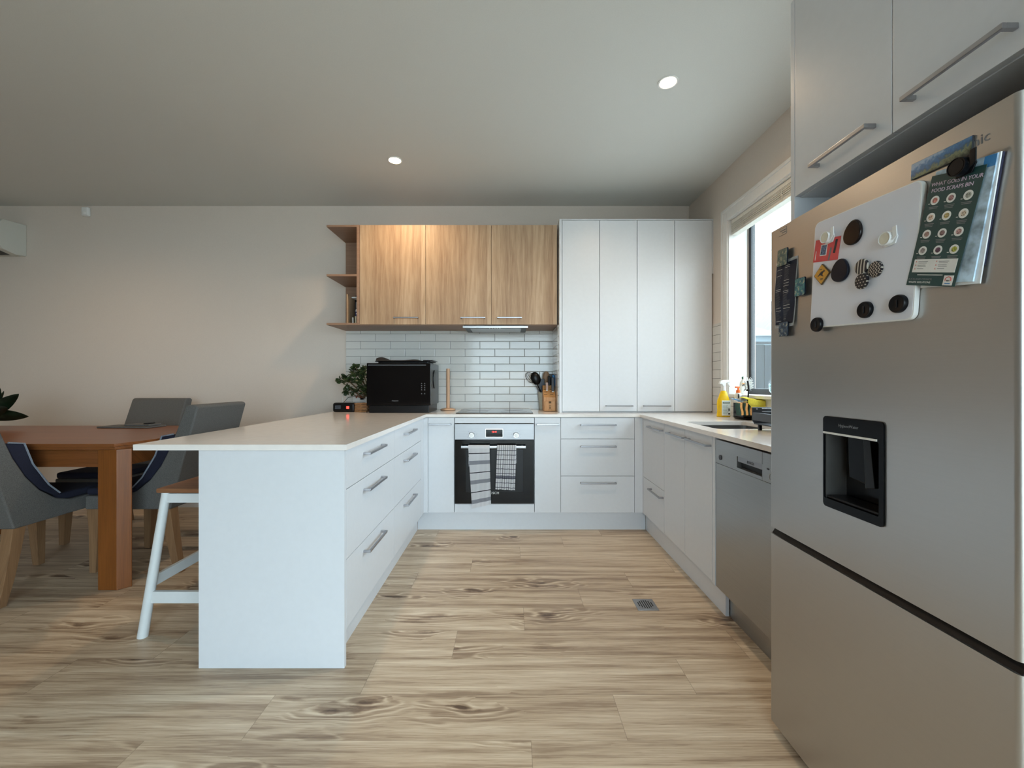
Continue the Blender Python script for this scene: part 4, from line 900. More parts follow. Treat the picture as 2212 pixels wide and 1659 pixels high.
mb = uten([(0.318, 3.68, 0.91), (0.270, 3.65, 1.045), (0.232, 3.63, 1.12)], 0.0045, M['blackpl']); mb.ball((0.222, 3.62, 1.165), (0.042, 0.026, 0.058), M['blackpl'], 20, rot(-22, 'Y'))
whole(mb, 'ladle', 'black ladle with a wide bowl leaning left in the utensil pot', 'ladle', (0.31, 3.68, 0.91))
mb = uten([(0.30, 3.70, 0.91), (0.285, 3.67, 1.05)], 0.004, M['blackpl']); mb.box(-0.026, 0.026, -0.003, 0.003, 0, 0.115, M['navymag'], 0.002, M2=T(0.283, 3.665, 1.045) @ rot(-4, 'Y'))
whole(mb, 'spatula', 'dark navy spatula standing upright in the utensil pot', 'spatula', (0.30, 3.70, 0.91))
mb = uten([(0.315, 3.71, 0.91), (0.318, 3.69, 1.12)], 0.0055, M['spoonwood']); mb.ball((0.319, 3.68, 1.178), (0.029, 0.008, 0.052), M['spoonwood'], 20)
whole(mb, 'wooden_spoon', 'wooden spoon standing bowl-up in the utensil pot', 'spoon', (0.315, 3.71, 0.91))
mb = uten([(0.325, 3.70, 0.91), (0.352, 3.70, 1.10)], 0.0045, M['blackpl']); mb.box(-0.027, 0.027, -0.003, 0.003, 0, 0.115, M['blackpl'], 0.006, M2=T(0.354, 3.69, 1.09) @ rot(2, 'Y'))
whole(mb, 'turner', 'black slotted turner at the right of the utensil pot', 'turner', (0.325, 3.70, 0.91))
r = thing('knife_block', 'wooden knife block with a small front drawer beside the pantry', 'knife block', (0.33, 3.53, WT))
MB().prism([(3.475, WT + 0.0005), (3.635, WT + 0.0005), (3.635, 1.100), (3.60, 1.105), (3.492, 1.012), (3.478, 1.006)], 'yz', 0.280, 0.382, M['bamboo'], 0.003).build('block', r)
dd = MB().box(0.287, 0.375, 3.458, 3.4745, WT + 0.004, 0.974, M['bamboo'], 0.002).build('drawer_front', r)
mb = MB().box(0.320, 0.341, 3.4565, 3.4595, 0.956, 0.973, M['stem']).box(0.3285, 0.3325, 3.4568, 3.459, 0.912, 0.945, M['stem']).box(0.322, 0.340, 3.4568, 3.459, 0.934, 0.937, M['stem']).box(0.326, 0.329, 3.4568, 3.459, 0.911, 0.925, M['stem']).box(0.333, 0.336, 3.4568, 3.459, 0.911, 0.925, M['stem']).box(0.317, 0.345, 3.4568, 3.459, 0.904, 0.9055, M['stem'])
mb.build('burnt_mark', dd, 0)
mb = MB(); sl = math.atan2(1.105 - 1.012, 3.60 - 3.492)
for k in range(3):
    y = 3.51 + k * 0.024; z = 1.012 + (y - 3.492) * math.tan(sl)
    for xx in (0.30, 0.35): MB().box(xx - 0.014, xx + 0.014, -0.0015, 0.0015, -0.001, 0.001, M['dkprint'], M2=T(0, y, z + 0.001) @ rot(math.degrees(sl), 'X')).build('slot', r, 0)
def knife(x, y, z, L, mat, lab, rr=0.011, tx=0.0):
    mb = MB(); mb.box(-rr, rr, -0.008, 0.008, 0.0, L, mat, 0.006, 3, M2=T(x, y, z) @ rot(tx, 'Y') @ rot(-38 + 90 - 60, 'X')); mb.box(-rr * 0.7, rr * 0.7, -0.0012, 0.0012, -0.03, 0.01, M['chrome'], M2=T(x, y, z) @ rot(tx, 'Y') @ rot(-8, 'X'))
    whole(mb, 'kitchen_knife', lab, 'knife', (x, y, z), 'knives in the wooden block')
knife(0.314, 3.548, 1.068, 0.062, plain('pale_pink_handle', (206, 176, 166), 0.5), 'small knife with a pale pink handle in the knife block', 0.0095)
knife(0.337, 3.60, 1.102, 0.085, M['blackpl'], 'black-handled knife standing tallest at the back of the knife block', 0.011)
knife(0.363, 3.535, 1.055, 0.118, M['greypl'], 'dark grey-handled knife at the right of the knife block', 0.0125)
knife(0.374, 3.59, 1.095, 0.10, plain('blue_handle', (40, 130, 196), 0.4), 'blue-handled knife at the back right of the knife block', 0.010)

# ------------------------------------------------------------------ items on the open shelf
mb = MB().box(-1.355, -1.345, 3.45, 3.62, UZ0 + 0.0175, 1.862, M['cabwood'], 0.001)
whole(mb, 'recipe_book', 'orange-brown hardback book standing at the left of the bottom shelf', 'book', (-1.35, 3.5, UZ0 + 0.0175))
M['printpic'] = plain('picture_print', (150, 146, 142), 0.4, nz=0.12, scale=20); M['tealpr'] = plain('teal_print', (40, 120, 100), 0.5); M['pinkpr'] = plain('pink_print', (176, 120, 130), 0.5)
r = thing('picture_frame', 'black picture frame with teal and pink artwork on the bottom shelf', 'picture frame', (-1.3, 3.60, UZ0 + 0.0175))
MB().box(-1.343, -1.2475, 3.60, 3.615, UZ0 + 0.0175, 1.842, M['blackpl'], 0.002).build('frame', r)
MB().box(-1.333, -1.2475, 3.5985, 3.6003, UZ0 + 0.028, 1.824, M['printpic']).prism([(-1.298, 1.815), (-1.275, 1.83 - 0.008), (-1.25, 1.775), (-1.262, 1.768), (-1.272, 1.778)], 'xz', 3.597, 3.5986, M['tealpr']).prism([(-1.315, 1.772), (-1.300, 1.79), (-1.285, 1.772), (-1.30, 1.76)], 'xz', 3.597, 3.5986, M['pinkpr']).build('artwork', r)
mb = MB().box(-1.335, -1.2475, 3.42, 3.58, 1.843, 1.852, M['printpic'], 0.001); mb = MB().box(-1.34, -1.2475, 3.52, 3.66, 1.8435, 1.852, M['paper'], 0.001).box(-1.315, -1.2475, 3.54, 3.655, 1.8525, 1.868, M['lcd'], 0.001)
whole(mb, 'magazine_pile', 'thin pile of papers lying across the picture frame', 'papers', (-1.29, 3.6, 1.8435))
mb = MB().box(-1.325, -1.288, 3.55, 3.575, UZ0 + 0.0175, 1.765, M['blacksoft'], 0.006)
whole(mb, 'tablet_case', 'dark tablet case leaning in front of the picture frame', 'case', (-1.3, 3.56, UZ0 + 0.0175))
r = thing('supplement_tub', 'navy blue box with a white lid on the bottom shelf', 'box', (-1.27, 3.50, UZ0 + 0.0175))
MB().box(-1.292, -1.249, 3.48, 3.525, UZ0 + 0.0175, 1.722, plain('navy_carton', (30, 36, 92), 0.4), 0.002).box(-1.272, -1.266, 3.4795, 3.4802, 1.65, 1.715, M['dullwhite']).box(-1.288, -1.276, 3.4795, 3.4802, 1.700, 1.708, M['dullwhite']).box(-1.259, -1.255, 3.4795, 3.4802, 1.695, 1.716, M['dullwhite']).build('carton', r)
MB().prism([(-1.293, 1.7225), (-1.248, 1.7225), (-1.252, 1.745), (-1.288, 1.745)], 'xz', 3.479, 3.526, M['whitepl'], 0.001).build('lid', r)
for x, z, c, lab in ((-1.306, 1.668, (200, 200, 198), 'white marker pen standing at the left of the navy box'), (-1.283, 1.678, (196, 190, 160), 'cream pen standing in front of the navy box')):
    mb = MB().cyl((x, 3.46, UZ0 + 0.0172), (x, 3.46, z), 0.006, plain('pen_body', c, 0.4), seg=14, bev=0.001); whole(mb, 'marker_pen', lab, 'pen', (x, 3.46, UZ0 + 0.0175))

# ------------------------------------------------------------------ sink area
r = thing('spray_bottle', 'clear spray bottle of yellow cleaner with a white trigger head', 'spray bottle', (1.50, 2.93, WT))
M['yellowliq'] = plain('yellow_liquid', (238, 196, 20), 0.2); M['label'] = plain('pale_label', (226, 234, 230), 0.5); M['labgreen'] = plain('green_label_print', (30, 84, 66), 0.5); M['labgrey'] = plain('grey_label_print', (136, 158, 150), 0.5)
def ell(cx, cy, rx_, ry_, z, n=24): return [(cx + rx_ * math.cos(2 * math.pi * i / n), cy + ry_ * math.sin(2 * math.pi * i / n), z) for i in range(n)]
mb = MB(); cx, cy = 1.500, 2.93
mb.loft([ell(cx, cy, a, b, WT + z) for z, a, b in ((0.0005, 0.044, 0.024), (0.004, 0.047, 0.027), (0.05, 0.043, 0.027), (0.09, 0.046, 0.027), (0.115, 0.043, 0.026), (0.135, 0.036, 0.023), (0.165, 0.025, 0.020), (0.185, 0.015, 0.015))], M['yellowliq']); mb.build('bottle', r)
MB().box(1.475, 1.535, 2.8995, 2.9035, WT + 0.010, WT + 0.115, M['label'], 0.001).box(1.480, 1.528, 2.899, 2.8998, WT + 0.094, WT + 0.105, M['labgreen']).box(1.484, 1.524, 2.8986, 2.8992, WT + 0.098, WT + 0.101, M['dullwhite']).build('label', r, 0)
mb = MB()
for q in range(8): mb.box(1.480, 1.512 + 0.004 * (q % 3), 2.899, 2.8998, WT + 0.022 + q * 0.008, WT + 0.0245 + q * 0.008, M['labgrey'])
for q in range(6): mb.box(1.518 + q * 0.0022, 1.5192 + q * 0.0022, 2.899, 2.8998, WT + 0.042, WT + 0.06, M['dkprint'])
mb.box(1.518, 1.530, 2.899, 2.8998, WT + 0.018, WT + 0.028, M['dkprint']); mb.build('label_print', r, 0)
mb = MB().cyl((cx, cy, WT + 0.185), (cx, cy, WT + 0.215), 0.017, M['whitepl'], 0.015, 20, 0.002)
mb.prism([(1.468, 1.118), (1.475, 1.138), (1.492, 1.147), (1.540, 1.147), (1.548, 1.140), (1.546, 1.132), (1.515, 1.126), (1.512, 1.105), (1.490, 1.105), (1.486, 1.117)], 'xz', 2.918, 2.942, M['whitepl'], 0.004)
mb.tube([(1.530, 2.93, 1.130), (1.537, 2.93, 1.112), (1.548, 2.93, 1.098)], [0.004, 0.0035, 0.003], M['whitepl'], 8); mb.build('trigger_head', r)
# sink caddy with tray
r = thing('sink_caddy', 'black sink caddy on an oval tray below the window', 'caddy', (1.55, 2.74, WT))
mb = MB(); mb.loft([ell(1.548, 2.745, a, b, WT + z, 32) for z, a, b in ((0.0005, 0.052, 0.078), (0.010, 0.064, 0.092), (0.014, 0.066, 0.094), (0.013, 0.061, 0.088), (0.008, 0.05, 0.075))], M['blackpl']); mb.build('tray', r)
mb = MB().box(1.505, 1.603, 2.69, 2.81, WT + 0.0105, WT + 0.014, M['blackgloss']).box(1.505, 1.603, 2.69, 2.694, WT + 0.014, WT + 0.105, M['blackgloss'], 0.001).box(1.505, 1.603, 2.806, 2.81, WT + 0.014, WT + 0.105, M['blackgloss'], 0.001).box(1.505, 1.509, 2.694, 2.806, WT + 0.014, WT + 0.105, M['blackgloss'], 0.001).box(1.599, 1.603, 2.694, 2.806, WT + 0.014, WT + 0.105, M['blackgloss'], 0.001)
mb.build('cup', r)
MB().tube([(1.500, 2.815, 1.005), (1.497, 2.70, 1.005), (1.502, 2.683, 1.005), (1.56, 2.681, 1.003), (1.608, 2.683, 1.005)], 0.0022, M['chrome'], 8).build('rail', r)
# sponges on the caddy front: green scourer and orange foam
M['scour'] = plain('green_scourer', (44, 74, 66), 0.95, nz=0.2, scale=400, bump=0.5); M['foam'] = plain('orange_foam', (224, 164, 96), 0.95, nz=0.1, scale=300, bump=0.4)
for i, (x, lab) in enumerate(((1.4905 - 0.028, 'green and orange sponge at the left end of the row on the black caddy'), (1.4905, 'green and orange sponge in the middle of the row on the black caddy'), (1.4905 + 0.027, 'green and orange sponge at the right end of the row on the black caddy'))):
    mb = MB(T(x, 2.652, 0.922) @ rot(-6 + i * 5, 'Y')); n_ = 10
    def wav(z): return 0.0022 * math.sin(z * 90 + i)
    secs = lambda a, b: [[(a + wav(z), -0.024, z), (b + wav(z), -0.024, z), (b + wav(z), 0.022, z), (a + wav(z), 0.022, z)] for z in [0.078 * k / n_ for k in range(n_ + 1)]]
    mb.loft(secs(-0.012, -0.004), M['scour']).loft(secs(-0.004, 0.010), M['foam'])
    whole(mb, 'sponge', lab, 'sponge', (x, 2.652, 0.922), 'sponges hanging on the caddy')
M['yellowcloth'] = plain('yellow_cloth', (248, 238, 104), 0.9, nz=0.05, scale=200, bump=0.3); M['bluecloth'] = plain('blue_cloth', (140, 186, 220), 0.9, nz=0.05)
def ycl(u, v):
    x = 1.500 + 0.125 * u; s = v
    if s < 0.45: y = 2.738 - 0.108 * (s / 0.45); z = 1.020 + 0.010 * math.sin(u * 5 + 1) + 0.006 * math.sin(s * 9)
    else:
        w = (s - 0.45) / 0.55; y = 2.626 - 0.004 * math.sin(u * 6); tri = max(0.0, 1 - abs(u - 0.5) / 0.5); z = 1.020 + 0.010 * math.sin(u * 5 + 1) - (0.03 + 0.085 * tri) * w
    return Vector((min(x, 1.611), y, z))
mb = MB().sheet(ycl, 16, 20, M['yellowcloth'], 0.002)
whole(mb, 'dish_cloth', 'yellow dish cloth draped over the black caddy', 'cloth', (1.56, 2.68, 0.98), smooth=80)
def bcl(u, v): return Vector((1.455 + 0.055 * u, 2.69 + 0.06 * v, 1.022 - 0.018 * math.sin(u * 2.4) * u + 0.003 * math.sin(v * 9)))
whole(MB().sheet(bcl, 10, 8, M['bluecloth'], 0.002), 'dish_cloth', 'small pale blue cloth beside the yellow cloth on the caddy', 'cloth', (1.48, 2.7, 1.01), smooth=80)
# pump bottle
r = thing('pump_bottle', 'white soap bottle with an orange pump behind the caddy', 'bottle', (1.585, 2.895, WT)); M['orange'] = plain('orange_plastic', (244, 120, 50), 0.35)
MB().lathe([(0, 0.0), (0.022, 0.0), (0.024, 0.004), (0.024, 0.150), (0.015, 0.168), (0.011, 0.170), (0, 0.17)], M['whitepl'], (1.585, 2.895, WT), 28).box(1.570, 1.580, 2.871, 2.874, 1.02, 1.05, M['dkprint']).build('bottle', r)
MB().cyl((1.585, 2.895, WT + 0.170), (1.585, 2.895, WT + 0.187), 0.0145, M['orange'], 0.0135, 20, 0.001).cyl((1.585, 2.895, WT + 0.187), (1.585, 2.895, WT + 0.207), 0.006, M['orange']).box(1.564, 1.594, 2.888, 2.902, WT + 0.203, WT + 0.214, M['orange'], 0.003).build('pump', r)
# detergent bottle on the sill
r = thing('detergent_bottle', 'white detergent bottle with a green and orange label on the window sill', 'bottle', (1.68, 2.98, WZ0))
mb = MB(); mb.loft([ell(1.675, 2.985, a, b, WZ0 + z) for z, a, b in ((0.0005, 0.030, 0.018), (0.05, 0.032, 0.020), (0.085, 0.028, 0.018), (0.105, 0.014, 0.012), (0.125, 0.011, 0.011))], M['label']); mb.build('bottle', r)
MB().cyl((1.675, 2.985, WZ0 + 0.098), (1.665, 2.985, WZ0 + 0.126), 0.013, M['labgreen'], 0.006, 18).build('cap', r)
mb = MB().tube([(1.664 + 0.012 * math.sin(R(a)), 2.964, 1.093 + 0.020 * math.cos(R(a))) for a in range(-60, 175, 15)], 0.003, M['dkprint'], 6).box(1.652, 1.690, 2.9645, 2.9675, 1.118, 1.124, M['foam']); mb.build('label_print', r)
# dish brush in the caddy
r = thing('dish_brush', 'white bristled dish brush standing bristles up in the caddy', 'brush', (1.575, 2.76, 0.92))
MB().tube([(1.572, 2.76, 0.915), (1.578, 2.765, 1.02), (1.588, 2.775, 1.075)], 0.0045, M['blackpl'], 8).tube([(1.588, 2.775, 1.075), (1.586, 2.772, 1.10), (1.578, 2.77, 1.140)], 0.006, M['blackpl'], 8).ball((1.588, 2.775, 1.078), (0.018, 0.010, 0.008), M['blackpl'], 12).build('handle', r)
mb = MB(); random.seed(5)
for k in range(150):
    t_ = random.random(); p = Vector((1.588, 2.775, 1.080)).lerp(Vector((1.578, 2.77, 1.143)), t_); an = R(random.uniform(-35, 215)) if t_ > 0.8 else R(random.choice((0, 180)) + random.uniform(-25, 35) * (1 if 1 else 0))
    d = Vector((math.cos(an), random.uniform(-0.35, 0.35), abs(math.sin(an)) * 0.9 + 0.15)); L = random.uniform(0.024, 0.034) * (1.0 if d.x > 0 else 0.75)
    q = p + d.normalized() * L; q.x = min(q.x, 1.7); mb.cyl(p, q, 0.0012, M['whitepl'], 0.0014, 5)
mb.build('bristles', r, kind='stuff')
# glass bowl on the sill
r = thing('glass_bowl', 'clear glass bowl on the window sill beside the fridge', 'bowl', (1.70, 2.62, WZ0))
MB().lathe([(0, 0.001), (0.030, 0.001), (0.052, 0.030), (0.056, 0.075), (0.054, 0.076), (0.050, 0.030), (0.029, 0.005), (0, 0.004)], glass_mat('bowl_glass', (0.80, 0.86, 0.86)), (1.69, 2.62, WZ0), 36, cap=False).build('bowl', r)
# dish rack and plates
r = thing('dish_rack', 'dark grey dish rack with a slatted end over the sink edge', 'dish rack', (1.4, 1.85, WT))
RZ0, RZ1 = 0.918, 1.004
mb = MB().box(1.232, 1.590, 2.118, 2.126, RZ0 + 0.02, RZ1, M['greypl'], 0.003).prism([(1.232, RZ0 + 0.022), (1.245, RZ0), (1.590, RZ0), (1.590, RZ0 + 0.022)], 'xz', 2.118, 2.126, M['greypl'])
mb.build('end_panel', r)
mb = MB()
for k in range(5): mb.box(1.276, 1.36, 2.112, 2.119, RZ0 + 0.014 + k * 0.0155, RZ0 + 0.019 + k * 0.0155, M['chrome'], 0.001)
for z in (0.995, 0.962): mb.cyl((1.252, 2.119, z), (1.252, 2.114, z), 0.004, M['chrome'], seg=12)
mb.build('end_slats', r)
mb = MB().box(1.232, 1.240, 1.50, 2.118, RZ0 + 0.02, RZ0 + 0.06, M['greypl'], 0.002).box(1.582, 1.590, 1.50, 2.118, RZ0 + 0.02, RZ0 + 0.06, M['greypl'], 0.002).box(1.232, 1.590, 1.492, 1.50, RZ0, RZ1, M['greypl'], 0.002).box(1.240, 1.582, 1.50, 2.118, RZ0, RZ0 + 0.006, M['greypl'])
mb.build('basket', r)
for lx, ly in ((1.262, 2.105), (1.262, 1.51), (1.57, 2.105), (1.57, 1.51)): MB().box(lx - 0.007, lx + 0.007, ly - 0.007, ly + 0.007, WT + 0.0003, RZ0, M['blackpl'], 0.001).build('leg', r)
for k in range(5):
    mb = MB(T(1.42, 2.05 - k * 0.05, 1.022) @ rot(80, 'X')); mb.lathe([(0, 0), (0.045, 0.0), (0.095, 0.012), (0.096, 0.015), (0.046, 0.004), (0, 0.004)], M['whitepl'], seg=36)
    whole(mb, 'dinner_plate', 'white plate standing in the dish rack, ' + ['nearest the sink', 'second from the sink', 'middle one of five', 'second from the fridge', 'nearest the fridge'][k], 'plate', (1.42, 2.05 - k * 0.05, 0.926), 'plates standing in the dish rack')

# ------------------------------------------------------------------ venetian blind
r = thing('venetian_blind', 'white venetian blind drawn up at the top of the kitchen window', 'blind', (1.66, 2.43, 2.27)); M['blind'] = plain('blind_slat', (214, 212, 204), 0.5)
MB().box(1.635, 1.685, 1.775, 3.080, 2.298, 2.326, M['blind'], 0.002).build('head_rail', r)
mb = MB(); random.seed(9)
for k in range(15):
    z = 2.237 + k * 0.0040; o_ = random.uniform(-0.003, 0.003); mb.box(1.634 + o_, 1.684 + o_, 1.78, 3.078, z, z + 0.0022, M['blind'])
mb.build('slat_stack', r)
MB().box(1.634, 1.685, 1.778, 3.080, 2.216, 2.236, M['blind'], 0.003).build('bottom_rail', r)
mb = MB()
for y in (1.95, 2.50, 2.92):
    for dx in (0, 1): mb.tube([(1.632 + dx * 0.0, y + 0.01 * dx, 2.30), (1.628, y + 0.012 * dx, 2.27), (1.630, y - 0.008 * dx, 2.25), (1.631, y, 2.22)], 0.0015, M['blind'], 5)
mb.build('ladder_cords', r)

# ------------------------------------------------------------------ ceiling and wall fittings
def downlight(x, y, lab, power=38, lit=True):
    r = thing('downlight', lab, 'ceiling light', (x, y, CZ))
    MB().lathe([(0.052, 0), (0.052, -0.004), (0.044, -0.005), (0.040, -0.001), (0.040, 0.0)], M['trimw'], (x, y, CZ), 40, cap=False).build('bezel', r)
    lamp = NT('lamp_lens'); lamp.col(srgb(255, 236, 200)); lamp.b.inputs['Emission Color'].default_value = (1.0, 0.80, 0.52, 1); lamp.b.inputs['Emission Strength'].default_value = 22
    MB().lathe([(0, 0), (0.040, 0.0), (0.040, -0.002), (0.030, -0.0035), (0, -0.004)], lamp.mat, (x, y, CZ - 0.0005), 36, cap=False).build('lens', r)
    l = bpy.data.lights.new('downlight_beam', 'SPOT'); l.energy = power; l.color = (1.0, 0.72, 0.45); l.spot_size = R(164); l.spot_blend = 1.0; l.shadow_soft_size = 0.035
    o = bpy.data.objects.new('downlight_beam', l); C.objects.link(o); o.parent = r; o.location = (0, 0, -0.045)
downlight(-0.83, 3.00, 'lit warm downlight in the ceiling in front of the oak wall cabinets')
downlight(0.841, 2.219, 'lit warm downlight in the ceiling near the window')
downlight(-3.35, 2.35, 'warm downlight in the ceiling over the dining table', 36)
r = thing('air_conditioner', 'white split air conditioner high on the back wall at the left edge', 'air conditioner', (-4.8, 3.68, 2.27))
prof = [(3.779, 2.272), (3.70, 2.262), (3.60, 2.285), (3.575, 2.33), (3.572, 2.50), (3.60, 2.545), (3.779, 2.555)]
M['acgrey'] = plain('off_white_casing', (196, 196, 188), 0.5, nz=0.006)
MB().prism(prof, 'yz', -5.2, -4.385, M['acgrey'], 0.006).build('casing', r)
MB().prism([(3.5745, 2.34), (3.571, 2.34), (3.568, 2.50), (3.5715, 2.50)], 'yz', -5.18, -4.42, M['whitepl']).build('front_panel', r)
MB().prism([(3.70, 2.2655), (3.605, 2.288), (3.602, 2.284), (3.70, 2.2605)], 'yz', -5.16, -4.44, M['blackpl']).build('air_outlet', r)
r = thing('motion_sensor', 'small white motion sensor at the top of the back wall', 'sensor', (-3.83, 3.74, 2.66))
MB().box(-3.86, -3.80, 3.745, 3.7795, 2.63, 2.71, M['whitepl'], 0.010, 3).build('housing', r)
MB().ball((-3.83, 3.745, 2.652), (0.020, 0.012, 0.020), M['trimw'], 16).build('lens', r)
# floor waste grate
r = thing('floor_drain', 'square steel floor drain grate in the plank floor near the dishwasher', 'floor drain', (0.685, 2.11, 0))
MB().box(0.634, 0.738, 2.062, 2.168, 0.0, 0.0035, M['alu'], 0.001).build('plate', r)
mb = MB().lathe([(0, 0), (0.044, 0), (0.044, 0.0008), (0, 0.0008)], M['alu'], (0.686, 2.115, 0.0035), 36); mb.build('grate_disc', r)
mb = MB()
for k in range(7):
    x = 0.686 + (k - 3) * 0.011; hl = math.sqrt(max(0, 0.038 ** 2 - ((k - 3) * 0.011) ** 2)); mb.box(x - 0.0026, x + 0.0026, 2.115 - hl, 2.115 + hl, 0.0042, 0.0048, M['darkgap'], 0.0)
mb.build('slots', r, 0)

# ------------------------------------------------------------------ dining table
TX0, TX1, TY0, TY1, TZ = -3.95, -2.075, 2.235, 3.18, 0.80
r = thing('dining_table', 'orange-brown timber dining table with chamfered corners beside the peninsula', 'table', ((TX0 + TX1) / 2, (TY0 + TY1) / 2, 0))
chx, chy = 0.05, 0.16
def oct_(o): return [(TX0 + chx + o * .4, TY0 + o), (TX1 - chx - o * .4, TY0 + o), (TX1 - o, TY0 + chy + o * .4), (TX1 - o, TY1 - chy - o * .4), (TX1 - chx - o * .4, TY1 - o), (TX0 + chx + o * .4, TY1 - o), (TX0 + o, TY1 - chy - o * .4), (TX0 + o, TY0 + chy + o * .4)]
MB().prism(oct_(0), 'xy', TZ - 0.018, TZ, M['table'], 0.003).prism(oct_(0.008), 'xy', TZ - 0.034, TZ - 0.018, M['table'], 0.003).build('tabletop', r)
mb = MB().box(TX0 + 0.2, TX1 - 0.2, TY0 + 0.07, TY0 + 0.092, 0.662, TZ - 0.0345, M['table']).box(TX0 + 0.2, TX1 - 0.2, TY1 - 0.092, TY1 - 0.07, 0.662, TZ - 0.0345, M['table'])
mb.box(TX1 - 0.11, TX1 - 0.088, TY0 + 0.14, TY1 - 0.14, 0.662, TZ - 0.0345, M['table']).box(TX0 + 0.088, TX0 + 0.11, TY0 + 0.14, TY1 - 0.14, 0.662, TZ - 0.0345, M['table']); mb.build('apron', r)
for sx in (0, 1):
    for sy in (0, 1):
        ax0 = TX1 - 0.018 if sx else TX0 + 0.018; ay0 = TY0 + 0.027 if not sy else TY1 - 0.027; dx = -1 if sx else 1; dy = 1 if not sy else -1
        pts = [(ax0 + dx * 0.044, ay0), (ax0 + dx * 0.147, ay0), (ax0 + dx * 0.147, ay0 + dy * 0.11), (ax0 + dx * 0.060, ay0 + dy * 0.11), (ax0, ay0 + dy * 0.045)]
        MB().prism(pts, 'xy', 0.0, TZ - 0.0345, M['tableleg'], 0.004).build('leg', r)
# folded laptop sleeve on the table
mb = MB().prism([(-2.98, 3.0), (-2.60, 2.98), (-2.58, 3.13), (-2.96, 3.15)], 'xy', TZ + 0.0005, TZ + 0.012, M['grey_fab'], 0.004).prism([(-2.80, 3.02), (-2.61, 3.01), (-2.60, 3.11), (-2.78, 3.12)], 'xy', TZ + 0.0125, TZ + 0.026, M['grey_fab'], 0.005).box(-2.66, -2.63, 3.02, 3.09, TZ + 0.027, TZ + 0.034, M['blacksoft'], 0.003)
whole(mb, 'folded_cloth', 'folded dark grey cloth lying on the far side of the dining table', 'cloth', (-2.8, 3.07, TZ))

# ------------------------------------------------------------------ dining chairs (local: front toward +x, centre of the rear at the origin)
def make_chair(label):
    r = thing('dining_chair', label, 'chair', (0, 0, 0), 'upholstered chairs around the dining table')
    w = 0.225
    prof = [(-0.165, 0.985), (-0.15, 0.998), (-0.105, 0.998), (-0.090, 0.985), (-0.040, 0.85), (0.0, 0.745), (0.055, 0.64), (0.12, 0.555), (0.20, 0.49), (0.28, 0.462), (0.50, 0.462), (0.50, 0.382), (0.0, 0.382)]
    mb = MB(); mb.prism(prof, 'xz', -w, w, M['grey_fab'], 0.012, 3); mb.build('upholstered_shell', r, 50)
    mb = MB(); mb.box(0.19, 0.505, -w + 0.012, w - 0.012, 0.463, 0.505, M['navy_fab'], 0.014, 3); mb.build('seat_cushion', r, 50)
    bp = [(-0.030, 0.825), (0.050, 0.812), (0.088, 0.70), (0.165, 0.57), (0.225, 0.508), (0.205, 0.500), (0.12, 0.56), (0.055, 0.645), (0.0, 0.75)]
    MB().prism(bp, 'xz', -w + 0.006, w - 0.006, M['navy_fab'], 0.006, 2).build('back_cushion', r, 50)
    for sy in (-1, 1): MB().tube([(x, sy * (w - 0.004), z) for x, z in [(-0.02, 0.826), (0.050, 0.813), (0.088, 0.70), (0.165, 0.572), (0.222, 0.512)]], 0.0045, M['pipe_fab'], 6).build('piping', r)
    for sx, sy in ((0, -1), (0, 1), (1, -1), (1, 1)):
        x = 0.46 if sx else 0.035; y = sy * (w - 0.04); bx_ = 0.475 if sx else -0.03
        secs = []
        for z, xx, hw in ((0.385, x, 0.030), (0.26, x + (bx_ - x) * 0.25, 0.027), (0.12, x + (bx_ - x) * 0.6, 0.023), (0.0, bx_, 0.019)):
            secs.append([(xx - hw, y - hw, z), (xx + hw, y - hw, z), (xx + hw, y + hw, z), (xx - hw, y + hw, z)])
        MB().loft(secs, M['chairleg'], 0.003).build('leg', r)
    return r
c1 = make_chair('grey and navy dining chair with its back to the camera at the left edge')
c2 = copy_tree(c1); c2['label'] = 'grey and navy dining chair at the right end of the table beside the peninsula'
c3 = copy_tree(c1)
for ch in list(c3.children):
    if ch.name.startswith(('back_cushion', 'piping')): bpy.data.objects.remove(ch)
if 1: c3['label'] = 'grey dining chair on the wall side of the table, facing the camera'
c1.location = (-2.745, 2.115, 0); c1.rotation_euler = (0, 0, R(90))
c2.location = (-2.0, 2.672, 0); c2.rotation_euler = (0, 0, R(180))
c3.location = (-2.93, 3.385, 0); c3.rotation_euler = (0, 0, R(-90))

# ------------------------------------------------------------------ bar stool
r = thing('bar_stool', 'white framed bar stool with a brown timber seat under the peninsula overhang', 'stool', (-1.40, 2.03, 0)); M['stoolw'] = plain('white_stool_paint', (208, 213, 214), 0.4, nz=0.006)
MB().box(-1.585, -1.225, 1.862, 2.20, 0.634, 0.655, M['stoolseat'], 0.006).build('seat', r)
tops = {(0, 0): (-1.555, 1.885), (1, 0): (-1.25, 1.885), (0, 1): (-1.555, 2.175), (1, 1): (-1.25, 2.175)}; feet = {(0, 0): (-1.632, 1.850), (1, 0): (-1.185, 1.850), (0, 1): (-1.632, 2.215), (1, 1): (-1.185, 2.215)}
def legp(k, z): a, b = Vector((*tops[k], 0.634)), Vector((*feet[k], 0.0)); t_ = (0.634 - z) / 0.634; return a.lerp(b, t_)
for k in tops: MB().cyl(legp(k, 0.002), legp(k, 0.6335), 0.0205, M['stoolw'], 0.0175, 24, 0.002).build('leg', r)
def rail(a, b, z0, z1, th=0.018):
    mb = MB(); p, q = legp(a, (z0 + z1) / 2), legp(b, (z0 + z1) / 2); d = (q - p); d.z = 0; n = Vector((-d.y, d.x, 0)).normalized() * th / 2
    mb.loft([[(v + n).to_tuple()[:2] + (z0,), (v - n).to_tuple()[:2] + (z0,), (v - n).to_tuple()[:2] + (z1,), (v + n).to_tuple()[:2] + (z1,)] for v in (p, q)], M['stoolw'], 0.002); mb.build('rail', r)
